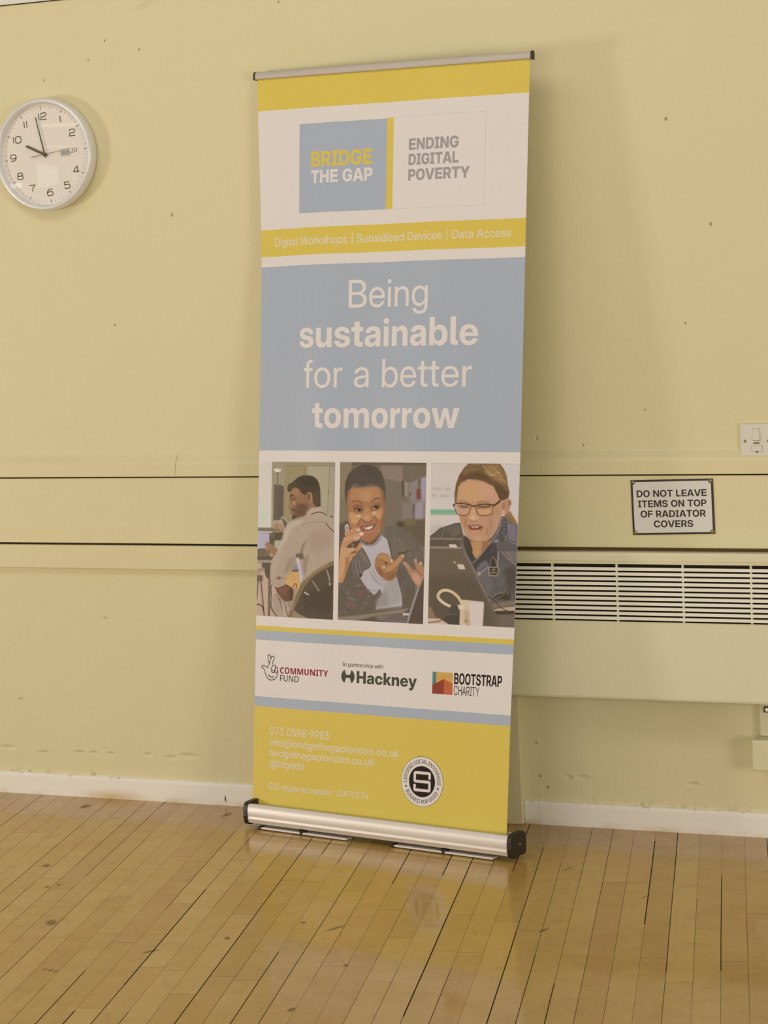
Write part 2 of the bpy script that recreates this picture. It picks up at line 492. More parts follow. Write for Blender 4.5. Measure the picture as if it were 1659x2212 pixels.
# ------------------------------------------------------------------ lettering (glyph outlines as quadratic curves)
GLYPHS = {
 'R': {
  ' ': (269, ''),
  '.': (269, '275,-8,220,-8,146,29,147,56,146,83,220,120,275,120,328,120,400,83,401,56,400,29,328,-8'),
  '0': (645, '645,-12,480,-12,242,80,112,248,113,363,112,479,242,647,480,739,645,739,808,739,1048,647,1176,479,1177,363,1176,248,1048,80,808,-12 645,72,754,72,910,142,994,273,995,363,994,454,910,585,754,656,645,656,536,656,378,585,294,454,295,363,294,273,378,142,536,72'),
  '1': (645, '213,0,213,84,1119,84,1119,0 775,728,775,0,589,0,589,630,589,630,229,512,229,607,591,728'),
  '2': (645, '161,0,161,79,681,314,770,354,884,417,938,478,939,514,938,558,868,621,740,656,651,656,552,656,416,615,344,541,345,490,167,490,166,564,284,676,502,739,649,739,786,739,1000,683,1120,584,1121,518,1120,471,1050,388,910,306,805,258,423,85,423,84,1129,84,1129,0'),
  '3': (645, '653,-12,498,-12,266,51,136,160,137,230,327,230,326,182,404,110,550,71,649,71,742,71,884,109,964,177,965,222,964,268,876,334,714,368,601,368,417,368,417,442,833,643,833,644,231,644,231,728,1077,728,1077,644,599,413,599,433,780,439,1026,387,1150,288,1151,221,1150,153,1024,48,798,-12'),
  '4': (645, '73,173,73,251,763,728,965,728,287,257,287,257,1217,257,1217,173 815,0,815,197,815,233,815,454,997,454,997,0'),
  '5': (645, '649,-10,508,-10,282,48,148,149,143,213,333,213,340,173,424,110,562,73,649,73,742,73,878,116,956,191,957,239,956,287,882,361,750,403,661,403,544,403,376,356,345,311,161,311,211,728,1063,728,1063,644,383,644,349,416,351,416,418,452,586,487,687,487,786,487,954,451,1076,384,1142,294,1143,240,1142,167,1018,54,796,-10'),
  '7': (645, '273,0,925,643,925,643,173,643,173,728,1117,728,1117,639,475,0'),
  '8': (645, '645,-12,498,-12,272,41,142,134,143,194,142,243,226,323,370,375,461,380,461,380,344,390,194,479,195,544,194,600,312,689,514,739,645,739,774,739,976,689,1092,600,1093,544,1092,479,944,390,829,380,829,380,918,375,1062,322,1146,242,1147,194,1146,134,1018,41,792,-12 645,71,740,71,878,102,956,160,957,198,956,238,876,300,736,335,645,335,554,335,412,300,332,238,333,198,332,160,410,102,550,71 645,415,722,415,840,446,906,501,907,537,906,573,842,627,724,658,645,658,566,658,446,627,380,573,381,537,380,501,446,446,566,415'),
  '9': (645, '645,739,790,739,1012,676,1138,564,1139,491,1138,436,1026,315,905,229,577,0,363,0,871,345,883,345,862,325,800,284,694,257,611,257,478,257,270,318,152,425,153,494,152,566,278,677,500,739 647,656,558,656,418,613,338,540,339,494,338,450,418,378,558,336,647,336,732,336,872,378,952,450,953,494,952,540,872,613,732,656'),
  ':': (269, '275,-8,220,-8,146,29,147,56,146,83,220,120,275,120,328,120,400,83,401,56,400,29,328,-8 275,369,220,369,146,406,147,433,146,460,220,497,275,497,328,497,400,460,401,433,400,406,328,369'),
  '@': (978, '997,-198,794,-198,460,-132,216,-10,84,157,85,257,84,358,216,525,460,647,794,714,997,714,1190,714,1510,651,1744,534,1872,371,1873,271,1872,211,1822,116,1722,50,1580,16,1487,16,1392,16,1284,47,1236,89,1231,105,1231,105,1204,70,1064,18,949,18,818,18,632,85,534,194,535,258,534,328,648,436,840,497,957,497,1054,497,1184,458,1213,435,1215,435,1215,485,1377,485,1377,167,1376,131,1438,94,1497,94,1564,94,1654,134,1702,211,1703,267,1702,353,1604,489,1418,584,1158,633,997,633,826,633,556,581,364,483,262,344,263,257,262,171,364,32,556,-66,826,-118,997,-118,1088,-118,1242,-105,1362,-86,1407,-79,1461,-154,1420,-162,1284,-183,1104,-198 969,97,1050,97,1162,135,1220,207,1221,258,1220,309,1162,381,1050,418,969,418,886,418,770,381,708,310,709,258,708,206,770,135,886,97'),
  'A': (661, '19,0,553,728,777,728,1305,0,1099,0,803,427,770,474,694,591,637,682,693,682,634,591,558,474,525,427,221,0 303,198,303,282,1021,282,1021,198'),
  'B': (639, '141,0,141,728,673,728,820,728,1032,680,1144,594,1145,535,1144,493,1086,432,980,390,905,377,905,376,988,370,1124,328,1204,256,1205,204,1204,142,1088,51,858,0,685,0 333,83,679,83,836,83,1008,144,1009,202,1008,242,932,298,790,329,689,329,333,329 333,410,677,410,764,410,888,439,954,491,955,527,954,581,806,644,677,644,333,644'),
  'C': (723, '761,-12,558,-12,254,84,84,253,85,363,84,474,254,644,558,739,761,739,876,739,1078,705,1238,639,1344,547,1365,489,1169,489,1152,528,1078,588,972,629,838,650,761,650,610,650,394,578,278,449,279,363,278,279,394,150,610,77,761,77,838,77,970,98,1076,139,1152,199,1171,237,1365,237,1346,180,1238,88,1078,23,876,-12'),
  'D': (691, '599,0,245,0,245,85,587,85,762,85,992,152,1104,278,1105,365,1104,451,994,576,770,643,603,643,237,643,237,728,617,728,828,728,1134,640,1298,478,1299,365,1298,252,1132,88,820,0 333,728,333,0,141,0,141,728'),
  'I': (346, '77,0,77,84,251,84,251,644,77,644,77,728,617,728,617,644,443,644,443,84,617,84,617,0'),
  'S': (619, '631,-12,460,-12,210,48,76,159,77,235,271,235,270,185,354,112,516,74,631,74,734,74,886,104,972,160,973,197,972,227,916,270,790,303,689,315,527,335,304,362,104,455,105,529,104,593,230,687,460,739,613,739,766,739,992,684,1120,582,1125,512,937,512,928,578,752,653,609,653,518,653,376,623,296,569,297,534,296,507,352,466,478,435,583,422,745,402,850,389,1010,352,1112,303,1164,241,1165,202,1164,138,1030,42,790,-12'),
  'W': (956, '415,0,19,728,215,728,443,286,460,249,494,176,526,103,541,67,515,67,530,103,562,176,596,249,615,286,849,728,1065,728,1295,286,1314,249,1350,176,1382,103,1399,67,1369,67,1384,103,1416,176,1450,249,1469,286,1695,728,1893,728,1497,0,1275,0,1025,459,998,507,954,606,935,657,977,657,954,606,912,507,887,459,639,0'),
  'a': (522, '435,-8,332,-8,170,27,76,97,77,148,76,192,144,248,260,281,408,297,487,302,584,309,696,316,744,332,745,351,745,355,744,382,692,424,594,448,525,448,454,448,348,425,286,385,283,360,101,360,104,408,212,483,400,526,525,526,616,526,766,501,870,456,924,393,925,355,925,0,745,0,745,73,741,73,722,54,648,16,526,-8 467,70,562,70,686,105,744,161,745,194,745,257,734,253,684,245,612,238,528,232,485,229,426,225,324,206,260,172,261,144,260,121,310,88,402,70'),
  'b': (570, '625,-10,558,-10,436,9,336,48,301,78,299,78,299,0,121,0,121,728,303,728,303,440,305,440,338,469,436,507,558,526,625,526,758,526,960,458,1070,337,1071,258,1070,179,960,58,758,-10 593,70,680,70,812,113,886,197,887,258,886,319,812,403,680,446,593,446,500,446,362,399,288,315,289,258,288,201,362,117,500,70'),
  'c': (527, '553,-12,408,-12,190,57,68,178,69,257,68,336,190,458,408,527,553,527,642,527,794,500,910,451,984,384,995,344,811,344,802,367,760,404,696,431,608,447,553,447,460,447,324,400,252,314,253,257,252,200,324,115,458,69,553,69,608,69,694,83,756,111,796,148,809,171,995,171,984,132,910,66,794,16,642,-12'),
  'd': (570, '517,-10,382,-10,180,58,68,179,69,258,68,337,180,458,382,526,517,526,582,526,704,507,802,469,837,440,839,440,839,728,1021,728,1021,0,841,0,841,78,841,78,802,48,702,9,584,-10 549,70,640,70,776,117,850,201,851,258,850,315,776,399,640,446,549,446,462,446,328,403,252,319,253,258,252,197,328,113,462,70'),
  'e': (540, '553,-12,400,-12,184,58,68,179,69,257,68,336,190,458,402,527,541,527,648,527,824,488,948,416,1014,317,1015,257,1015,232,159,232,159,306,917,306,837,282,836,333,764,408,632,448,543,448,452,448,320,408,248,333,249,282,249,243,248,192,320,112,456,68,555,68,624,68,732,90,804,129,819,155,999,155,978,106,854,31,666,-12'),
  'f': (315, '591,516,591,439,15,439,15,516 201,0,201,604,200,643,266,698,392,728,479,728,516,728,580,728,591,728,591,651,582,651,520,651,503,651,436,651,382,623,383,590,383,0'),
  'g': (570, '561,-211,438,-211,250,-174,132,-104,121,-53,305,-53,318,-80,390,-115,494,-133,561,-133,690,-133,840,-63,841,1,841,79,839,79,802,50,702,10,584,-9,517,-9,382,-9,180,59,68,180,69,258,68,338,180,458,382,526,517,526,582,526,704,507,806,467,841,436,841,436,841,516,1021,516,1021,3,1020,-74,894,-168,684,-211 549,72,640,72,776,118,850,202,851,259,850,315,776,400,640,446,549,446,462,446,328,403,252,320,253,259,252,198,328,114,462,72'),
  'h': (552, '303,300,303,0,121,0,121,728,303,728,303,389,253,389,302,459,482,526,609,526,712,526,882,480,984,389,985,321,985,0,803,0,803,312,802,377,678,443,565,443,492,443,372,413,302,350'),
  'i': (211, '121,0,121,516,303,516,303,0 213,611,162,611,92,646,93,671,92,695,162,730,211,730,262,730,332,695,333,671,332,646,262,611'),
  'k': (513, '291,181,291,288,305,288,769,516,1001,516,503,269,481,269 121,0,121,728,303,728,303,0 805,0,397,249,523,312,1033,0'),
  'l': (235, '395,0,246,0,120,55,121,119,121,728,303,728,303,129,302,97,344,76,407,76,414,76,438,76,447,76,447,0,432,0,406,0'),
  'm': (845, '121,0,121,516,299,516,299,409,279,409,308,447,406,499,534,526,605,526,724,526,894,457,915,409,883,409,904,442,1000,494,1140,526,1227,526,1322,526,1478,484,1570,401,1571,338,1571,0,1389,0,1389,335,1388,393,1258,444,1171,444,1098,444,992,413,936,360,937,326,937,0,755,0,755,343,754,389,634,444,543,444,480,444,370,414,302,356,303,313,303,0'),
  'n': (552, '303,300,303,0,121,0,121,516,299,516,299,389,253,389,302,459,482,526,609,526,712,526,882,480,984,389,985,321,985,0,803,0,803,312,802,377,678,443,565,443,492,443,372,413,302,350'),
  'o': (553, '555,-12,408,-12,190,57,68,178,69,257,68,336,190,458,408,527,555,527,698,527,916,458,1038,336,1039,257,1038,178,916,57,698,-12 555,69,648,69,782,115,854,200,855,257,854,315,782,399,648,447,555,447,460,447,324,400,252,315,253,257,252,200,324,115,460,69'),
  'p': (570, '121,-204,121,516,299,516,299,440,301,440,334,469,434,507,558,526,625,526,758,526,960,458,1070,337,1071,258,1070,179,960,58,758,-10,625,-10,558,-10,438,9,340,48,305,78,303,78,303,-204 593,70,680,70,812,113,886,197,887,258,886,319,812,403,680,446,593,446,500,446,362,399,288,315,289,258,288,201,362,117,500,70'),
  'r': (329, '121,0,121,516,295,516,295,434,299,434,326,475,450,523,547,523,570,523,608,521,619,520,619,432,608,433,550,437,515,437,458,437,360,411,302,356,303,312,303,0'),
  's': (481, '489,-12,376,-12,192,25,78,99,73,155,253,155,260,111,380,64,485,64,588,64,708,107,709,139,708,168,624,201,557,209,389,228,244,245,94,319,95,375,94,420,192,488,364,527,479,527,588,527,762,486,866,412,869,360,693,360,690,400,574,452,479,452,386,452,276,408,277,376,276,348,360,314,433,305,603,286,752,268,892,199,893,143,892,95,786,25,604,-12'),
  't': (319, '591,516,591,439,15,439,15,516 199,656,381,656,381,130,380,100,428,77,493,77,514,77,568,77,591,77,591,0,564,0,498,0,471,0,332,0,198,59,199,119'),
  'u': (552, '497,-10,392,-10,222,36,120,127,121,195,121,516,303,516,303,204,302,139,428,73,541,73,612,73,732,102,802,166,803,216,803,516,985,516,985,0,807,0,807,126,853,126,802,57,622,-10'),
  'v': (517, '425,0,27,516,223,516,439,224,468,186,518,110,543,71,499,71,524,110,574,186,603,224,815,516,1009,516,613,0'),
  '|': (303, '383,962,383,-234,223,-234,223,962'),
 },
 'B': {
  ' ': (269, ''),
  'A': (723, '9,0,515,728,933,728,1439,0,1083,0,867,340,822,414,730,568,681,663,769,663,716,568,624,414,579,340,355,0 341,151,341,278,1109,278,1109,151'),
  'B': (646, '103,0,103,728,695,728,854,728,1074,680,1188,597,1189,542,1188,500,1122,434,1004,391,925,381,925,380,1012,377,1156,333,1240,257,1241,205,1240,145,1124,52,896,0,733,0 417,125,685,125,792,125,912,172,913,215,912,244,858,286,758,309,689,309,417,309 417,428,669,428,730,428,820,449,868,489,869,515,868,555,760,603,669,603,417,603'),
  'C': (727, '753,-12,552,-12,238,79,58,247,59,363,58,481,238,649,552,739,753,739,882,739,1104,701,1274,629,1382,529,1399,468,1077,468,1064,499,1008,547,924,581,818,598,757,598,638,598,470,541,380,436,381,363,380,291,468,186,638,129,757,129,818,129,924,146,1006,180,1062,228,1077,259,1399,259,1382,197,1274,98,1102,26,882,-12'),
  'D': (703, '627,0,247,0,247,135,611,135,752,135,936,187,1026,290,1027,364,1026,439,936,541,752,593,611,593,241,593,241,728,631,728,850,728,1174,639,1348,476,1349,364,1348,252,1174,89,850,0 425,728,425,0,103,0,103,728'),
  'E': (612, '103,0,103,728,1163,728,1163,591,425,591,425,433,1107,433,1107,300,425,300,425,137,1163,137,1163,0'),
  'F': (586, '103,0,103,728,1131,728,1131,591,425,591,425,421,1085,421,1085,288,425,288,425,0'),
  'I': (400, '61,0,61,129,241,129,241,599,61,599,61,728,741,728,741,599,561,599,561,129,741,129,741,0'),
  'L': (560, '103,0,103,728,425,728,425,137,1079,137,1079,0'),
  'M': (900, '103,0,103,728,575,728,793,410,808,386,850,316,894,239,930,169,943,146,863,146,874,169,910,239,954,316,994,386,1011,410,1227,728,1697,728,1697,0,1383,0,1383,334,1382,358,1386,428,1390,508,1394,589,1395,626,1433,626,1410,587,1362,503,1318,423,1276,356,1263,334,1031,0,771,0,537,334,522,356,480,423,432,503,384,587,361,626,405,626,406,589,410,508,414,428,418,358,419,334,419,0'),
  'N': (728, '103,0,103,728,439,728,885,372,906,355,972,296,1048,228,1081,198,1045,155,1040,190,1034,279,1032,362,1033,385,1033,728,1353,728,1353,0,1017,0,611,323,584,345,502,414,404,502,353,550,411,566,416,512,422,417,424,344,425,324,425,0'),
  'O': (747, '749,-12,552,-12,238,79,58,247,59,363,58,481,238,649,552,739,749,739,944,739,1256,649,1438,481,1439,363,1438,247,1256,79,944,-12 749,129,856,129,1022,184,1114,289,1115,363,1114,438,1022,543,856,598,749,598,638,598,474,543,380,438,381,363,380,289,474,184,638,129'),
  'P': (635, '103,0,103,728,687,728,850,728,1092,669,1224,560,1225,486,1224,412,1092,303,848,244,683,244,283,244,283,378,665,378,740,378,850,405,910,453,911,486,910,519,850,567,740,594,665,594,425,594,425,0'),
  'R': (653, '103,0,103,728,693,728,858,728,1100,669,1230,560,1231,486,1230,413,1094,307,844,249,675,249,297,249,297,377,673,377,748,377,858,404,918,453,919,486,918,519,858,568,748,595,671,595,425,595,425,0 925,0,595,329,931,329,1267,0'),
  'S': (659, '665,-12,476,-12,208,47,68,160,69,239,377,239,378,202,448,147,578,119,669,119,748,119,866,140,932,180,933,206,932,229,880,262,766,287,677,296,525,312,308,335,96,437,97,516,96,583,236,683,488,739,657,739,826,739,1074,683,1212,577,1217,503,917,503,910,552,770,609,659,609,588,609,478,587,416,549,417,524,416,502,466,471,574,448,663,439,797,424,914,412,1086,375,1196,325,1250,259,1251,217,1250,146,1110,43,846,-12'),
  'T': (639, '43,591,43,728,1237,728,1237,591,801,591,801,0,481,0,481,591'),
  'V': (714, '515,0,9,728,359,728,581,387,624,316,718,156,771,65,679,65,728,156,818,316,861,387,1077,728,1421,728,927,0'),
  'a': (559, '415,-9,312,-9,152,25,60,93,61,145,60,189,124,247,234,283,380,302,463,305,556,310,666,319,714,336,715,352,715,355,714,372,676,399,606,414,557,414,506,414,430,398,386,370,383,351,95,351,102,405,216,484,422,527,567,527,674,527,844,503,960,456,1018,390,1019,349,1019,0,719,0,719,73,715,73,686,46,604,10,490,-9 503,95,566,95,664,119,718,160,719,187,719,237,704,234,666,228,614,222,554,217,521,215,472,211,396,195,352,169,353,150,352,133,390,108,458,95'),
  'b': (603, '707,-11,638,-11,522,9,432,49,405,79,403,79,403,0,99,0,99,728,407,728,407,445,407,445,440,473,528,509,642,527,709,527,840,527,1038,459,1152,338,1153,258,1152,177,1040,56,840,-11 623,113,690,113,788,148,842,213,843,258,842,304,788,369,690,403,623,403,554,403,450,367,392,303,393,258,392,214,450,149,554,113'),
  'e': (566, '577,-12,420,-12,184,57,54,179,55,257,54,336,186,458,416,527,569,527,682,527,870,489,1006,417,1080,320,1081,261,1081,219,161,219,161,315,935,315,797,293,796,330,742,383,642,412,575,412,506,412,408,383,354,330,355,293,355,226,354,189,408,132,512,102,587,102,640,102,724,117,780,145,793,163,1073,163,1052,112,914,33,704,-12'),
  'i': (252, '99,0,99,516,407,516,407,0 253,575,176,575,78,620,79,655,78,689,176,734,251,734,326,734,424,689,425,654,424,620,326,575'),
  'l': (280, '445,0,262,0,98,67,99,143,99,728,407,728,407,158,406,136,444,117,491,117,500,117,524,117,533,117,533,0,510,0,466,0'),
  'm': (891, '99,0,99,516,395,516,395,398,379,398,404,442,504,499,636,527,709,527,826,527,1000,459,1019,398,989,398,1008,439,1108,496,1252,527,1337,527,1436,527,1594,483,1684,401,1685,342,1685,0,1377,0,1377,312,1376,356,1282,401,1211,401,1158,401,1080,377,1038,336,1039,308,1039,0,745,0,745,315,744,354,652,401,581,401,530,401,452,378,406,334,407,303,407,0'),
  'n': (592, '407,284,407,0,99,0,99,516,403,516,403,380,353,380,400,448,582,527,727,527,836,527,998,479,1084,388,1085,323,1085,0,779,0,779,294,778,343,684,395,597,395,540,395,454,371,406,322'),
  'o': (586, '587,-12,428,-12,188,55,54,176,55,257,54,339,188,460,428,527,587,527,744,527,984,460,1116,339,1117,257,1116,176,984,55,744,-12 587,112,652,112,750,146,806,212,807,257,806,304,750,369,652,404,587,404,520,404,420,369,364,304,365,257,364,211,420,146,520,112'),
  'r': (381, '99,0,99,516,397,516,397,427,399,427,426,474,546,519,651,519,676,519,718,518,739,517,739,388,720,389,646,391,611,391,550,391,458,364,406,311,407,273,407,0'),
  's': (527, '539,-13,400,-13,186,29,58,108,51,163,353,163,360,132,452,95,533,95,608,95,694,124,695,146,694,165,628,188,565,194,383,211,230,225,74,302,75,362,74,412,182,486,382,526,521,526,658,526,862,483,976,405,981,351,697,351,696,380,602,419,531,419,460,419,378,390,379,369,378,350,442,326,499,320,701,301,856,286,1006,218,1007,161,1006,108,888,31,676,-13'),
  't': (378, '715,516,715,396,19,396,19,516 197,656,503,656,503,165,502,139,544,120,601,120,626,120,696,120,715,120,715,0,688,0,588,0,539,0,360,0,196,68,197,140'),
  'u': (592, '459,-11,348,-11,186,37,98,128,99,192,99,516,407,516,407,222,406,173,500,121,587,121,644,121,730,145,778,194,779,232,779,516,1085,516,1085,0,783,0,783,136,833,136,782,68,602,-11'),
  'w': (829, '327,0,9,516,331,516,421,343,448,287,498,167,525,109,485,109,512,167,568,287,599,343,693,516,967,516,1061,343,1088,287,1146,167,1175,109,1133,109,1158,167,1208,287,1237,343,1323,516,1651,516,1333,0,1015,0,899,200,882,229,850,290,818,353,803,383,859,383,842,353,810,290,778,229,761,200,643,0'),
 },
 'X': {
  ' ': (269, ''),
  'A': (743, '5,0,503,728,983,728,1483,0,1077,0,887,312,838,395,742,561,695,657,793,657,742,561,646,395,595,312,399,0 353,136,353,277,1137,277,1137,136'),
  'B': (648, '91,0,91,728,703,728,864,728,1088,681,1202,598,1203,544,1202,502,1134,435,1012,391,931,382,931,381,1020,379,1168,334,1252,257,1253,206,1252,146,1134,53,908,0,749,0 445,138,687,138,778,138,882,182,883,220,882,245,836,282,748,303,689,303,445,303 445,433,667,433,720,433,798,452,840,488,841,511,840,547,746,589,667,589,445,589'),
  'D': (707, '637,0,249,0,249,151,619,151,748,151,918,198,1000,293,1001,364,1000,435,916,529,744,577,613,577,243,577,243,728,637,728,858,728,1186,638,1366,475,1367,364,1366,253,1186,89,860,0 453,728,453,0,91,0,91,728'),
  'E': (622, '91,0,91,728,1185,728,1185,574,453,574,453,440,1129,440,1129,290,453,290,453,154,1185,154,1185,0'),
  'G': (738, '755,-12,542,-12,224,81,48,250,49,363,48,483,232,651,550,739,749,739,878,739,1106,702,1282,633,1392,538,1405,480,1037,480,1026,503,982,541,912,567,818,581,761,581,650,581,494,530,414,432,415,363,414,295,496,197,654,146,767,146,858,146,990,177,1060,233,1061,269,1141,266,775,266,775,398,1415,398,1415,298,1414,205,1248,66,950,-12'),
  'H': (723, '91,0,91,728,453,728,453,447,995,447,995,728,1357,728,1357,0,995,0,995,293,453,293,453,0'),
  'I': (418, '55,0,55,144,237,144,237,584,55,584,55,728,783,728,783,584,599,584,599,144,783,144,783,0'),
  'L': (568, '91,0,91,728,453,728,453,154,1095,154,1095,0'),
  'N': (733, '91,0,91,728,465,728,867,406,888,388,958,327,1034,256,1069,225,1027,176,1022,213,1016,308,1012,396,1013,422,1013,728,1375,728,1375,0,1003,0,633,295,604,318,520,390,420,480,371,528,439,541,446,489,452,392,452,317,453,296,453,0'),
  'O': (747, '747,-12,550,-12,232,77,48,245,49,363,48,483,232,651,550,739,747,739,944,739,1260,651,1444,483,1445,363,1444,245,1260,77,944,-12 747,146,850,146,998,197,1080,295,1081,363,1080,432,998,530,850,581,747,581,644,581,496,530,414,432,415,363,414,295,496,197,644,146'),
  'P': (641, '91,0,91,728,691,728,860,728,1108,667,1242,556,1243,480,1242,404,1108,293,858,232,689,232,297,232,297,382,665,382,734,382,834,406,888,450,889,480,888,510,834,554,734,578,665,578,453,578,453,0'),
  'R': (659, '91,0,91,728,695,728,864,728,1112,667,1246,556,1247,480,1246,406,1106,298,850,239,675,239,313,239,313,381,669,381,738,381,838,406,892,450,893,480,892,510,838,554,738,579,669,579,453,579,453,0 905,0,583,330,955,330,1287,0'),
  'T': (647, '41,574,41,728,1255,728,1255,574,829,574,829,0,467,0,467,574'),
  'V': (731, '503,0,5,728,401,728,599,415,646,334,744,163,795,71,691,71,738,163,830,334,879,415,1069,728,1461,728,977,0'),
  'Y': (714, '545,0,545,258,5,728,419,728,645,517,672,490,726,436,755,408,693,408,718,436,768,490,797,517,1013,728,1425,728,897,258,897,0'),
  'a': (570, '409,-9,304,-9,146,25,54,92,55,144,54,187,116,247,226,284,372,303,455,306,546,310,656,320,706,337,707,352,707,355,706,369,672,391,610,403,567,403,522,403,456,390,418,365,415,348,95,348,102,404,216,484,428,527,581,527,694,527,868,503,988,456,1050,390,1051,347,1051,0,711,0,711,72,707,72,676,44,590,8,480,-9 515,103,568,103,656,124,708,160,709,185,709,231,694,228,658,222,614,217,562,212,531,210,488,206,420,192,382,169,383,152,382,137,416,115,476,103'),
  'c': (571, '587,-12,426,-12,184,56,50,177,51,258,50,338,184,460,426,527,587,527,696,527,878,496,1012,438,1092,359,1097,311,763,311,758,329,732,358,688,379,630,391,595,391,532,391,446,358,400,299,401,258,400,217,446,157,534,125,595,125,630,125,688,137,730,158,758,188,763,207,1097,207,1094,159,1018,79,882,20,698,-12'),
  'e': (574, '585,-12,426,-12,184,57,50,179,51,258,50,337,184,458,422,527,577,527,692,527,886,489,1026,418,1102,320,1103,262,1103,215,161,215,161,317,941,317,783,297,782,329,734,376,646,400,585,400,524,400,436,376,388,329,389,297,389,221,388,188,438,139,532,112,597,112,644,112,720,125,772,150,785,166,1097,166,1076,114,934,34,716,-12'),
  'k': (572, '405,130,405,335,443,335,747,516,1145,516,695,249,603,249 93,0,93,728,439,728,439,0 763,0,483,210,709,332,1161,0'),
  'n': (604, '439,279,439,0,93,0,93,516,435,516,435,377,385,377,432,445,614,527,765,527,876,527,1034,478,1118,388,1119,324,1119,0,771,0,771,288,770,332,686,379,609,379,556,379,480,357,438,313'),
  'y': (575, '127,-204,127,-70,273,-70,306,-70,346,-60,372,-38,385,-20,399,1,3,516,367,516,513,282,544,233,598,133,627,83,527,83,552,133,606,233,639,282,789,516,1149,516,705,-71,668,-119,576,-177,446,-204,361,-204,302,-204,182,-204'),
 },
 'L': {
  'A': (646, '21,0,559,728,739,728,1273,0,1103,0,783,455,752,498,678,605,625,689,673,689,618,605,544,498,515,455,187,0 289,209,289,280,1003,280,1003,209'),
  'C': (714, '751,-11,552,-11,254,85,88,254,89,363,88,474,252,643,552,739,751,739,866,739,1066,703,1222,638,1324,548,1345,493,1183,493,1166,533,1090,596,978,641,834,665,751,665,598,665,372,589,246,454,247,363,246,273,372,138,598,63,751,63,834,63,976,87,1088,131,1166,194,1185,233,1345,233,1326,179,1222,90,1066,24,866,-11'),
  'H': (703, '149,0,149,728,307,728,307,408,1101,408,1101,728,1261,728,1261,0,1101,0,1101,337,307,337,307,0'),
  'I': (327, '77,0,77,71,249,71,249,657,77,657,77,728,577,728,577,657,407,657,407,71,577,71,577,0'),
  'R': (625, '149,0,149,728,679,728,826,728,1044,674,1162,576,1163,509,1162,442,1038,343,814,289,667,289,235,289,235,360,677,360,776,360,926,396,1006,463,1007,509,1006,555,924,621,776,657,675,657,307,657,307,0 995,0,645,328,823,328,1181,0'),
  'T': (607, '51,657,51,728,1165,728,1165,657,689,657,689,0,531,0,531,657'),
  'Y': (636, '559,0,559,306,21,728,203,728,503,491,548,457,630,387,673,353,605,353,644,387,728,457,773,491,1071,728,1255,728,717,306,717,0'),
 },
 'N': {
  ' ': (260, ''),
  '0': (573, '1051,358,1050,271,996,135,882,40,700,-10,571,-10,410,-10,198,78,96,243,97,358,96,474,190,638,400,725,571,725,732,725,944,638,1050,474 285,358,284,261,340,133,466,69,571,69,676,69,802,132,860,261,861,358,860,454,802,582,676,646,571,646,466,646,340,582,284,454'),
  '2': (573, '1045,0,95,0,95,76,467,264,574,318,722,402,796,481,797,528,796,585,658,644,551,644,448,644,292,608,209,576,109,638,164,663,300,701,460,724,553,724,686,724,880,678,986,593,987,534,986,477,894,379,730,284,619,230,331,88,331,84,1045,84'),
  'A': (644, '1087,0,921,216,361,216,197,0,1,0,555,717,735,717,1287,0 711,511,704,520,676,563,648,610,641,623,630,602,608,560,586,524,579,511,421,301,865,301'),
  'B': (651, '605,714,874,714,1148,634,1149,537,1148,495,1086,430,966,387,881,379,881,374,968,367,1112,329,1196,259,1197,203,1196,138,1074,47,852,0,697,0,193,0,193,714 639,412,818,412,952,470,953,526,952,583,790,633,613,633,383,633,383,412 383,333,383,80,663,80,848,80,992,152,993,211,992,248,928,303,778,333,651,333'),
  'C': (633, '807,641,694,641,514,602,388,528,322,423,323,357,322,270,430,142,644,73,805,73,898,73,1066,90,1149,102,1149,20,1066,4,896,-10,779,-10,558,-10,266,80,120,246,121,358,120,439,210,573,386,671,642,724,809,724,916,724,1122,702,1205,682,1131,601,1062,617,900,641'),
  'D': (730, '1341,364,1340,244,1162,82,828,0,595,0,193,0,193,714,635,714,852,714,1168,634,1340,479 1139,361,1138,455,1016,575,778,633,611,633,383,633,383,81,573,81,854,81,1138,222'),
  'E': (556, '993,0,193,0,193,714,993,714,993,631,383,631,383,414,957,414,957,332,383,332,383,83,993,83'),
  'F': (520, '383,0,193,0,193,714,993,714,993,631,383,631,383,384,955,384,955,301,383,301'),
  'G': (729, '811,379,1311,379,1311,27,1194,8,956,-10,807,-10,584,-10,280,79,120,243,121,357,120,469,296,633,626,724,863,724,982,724,1198,702,1291,682,1219,600,1142,617,954,641,853,641,684,641,446,571,320,444,321,357,320,273,428,144,660,72,847,72,938,72,1068,82,1121,89,1121,295,811,295'),
  'I': (344, '609,0,81,0,81,55,249,75,249,638,81,659,81,714,609,714,609,659,441,638,441,75,609,55'),
  'L': (527, '193,0,193,714,383,714,383,84,1003,84,1003,0'),
  'M': (910, '823,0,363,620,355,620,358,600,364,538,368,464,369,426,369,0,193,0,193,714,473,714,905,133,913,133,1353,714,1629,714,1629,0,1443,0,1443,432,1442,467,1446,537,1454,598,1457,619,1449,619,983,0'),
  'N': (764, '1337,0,1111,0,361,588,353,588,356,565,362,502,368,431,369,395,369,0,193,0,193,714,417,714,1165,128,1173,128,1170,145,1164,208,1158,284,1159,315,1159,714,1337,714'),
  'O': (782, '1443,358,1442,275,1358,140,1192,42,946,-10,783,-10,614,-10,366,43,202,140,120,276,121,359,120,469,266,633,560,725,785,725,1000,725,1294,634,1442,469 323,358,322,269,420,141,626,72,783,72,942,72,1144,141,1242,269,1243,358,1242,491,1022,642,785,642,626,642,420,574,322,447'),
  'P': (606, '577,714,856,714,1112,604,1113,503,1112,459,1054,377,922,313,704,276,545,276,383,276,383,0,193,0,193,714 561,633,383,633,383,357,525,357,654,357,830,385,916,448,917,499,916,566,744,633'),
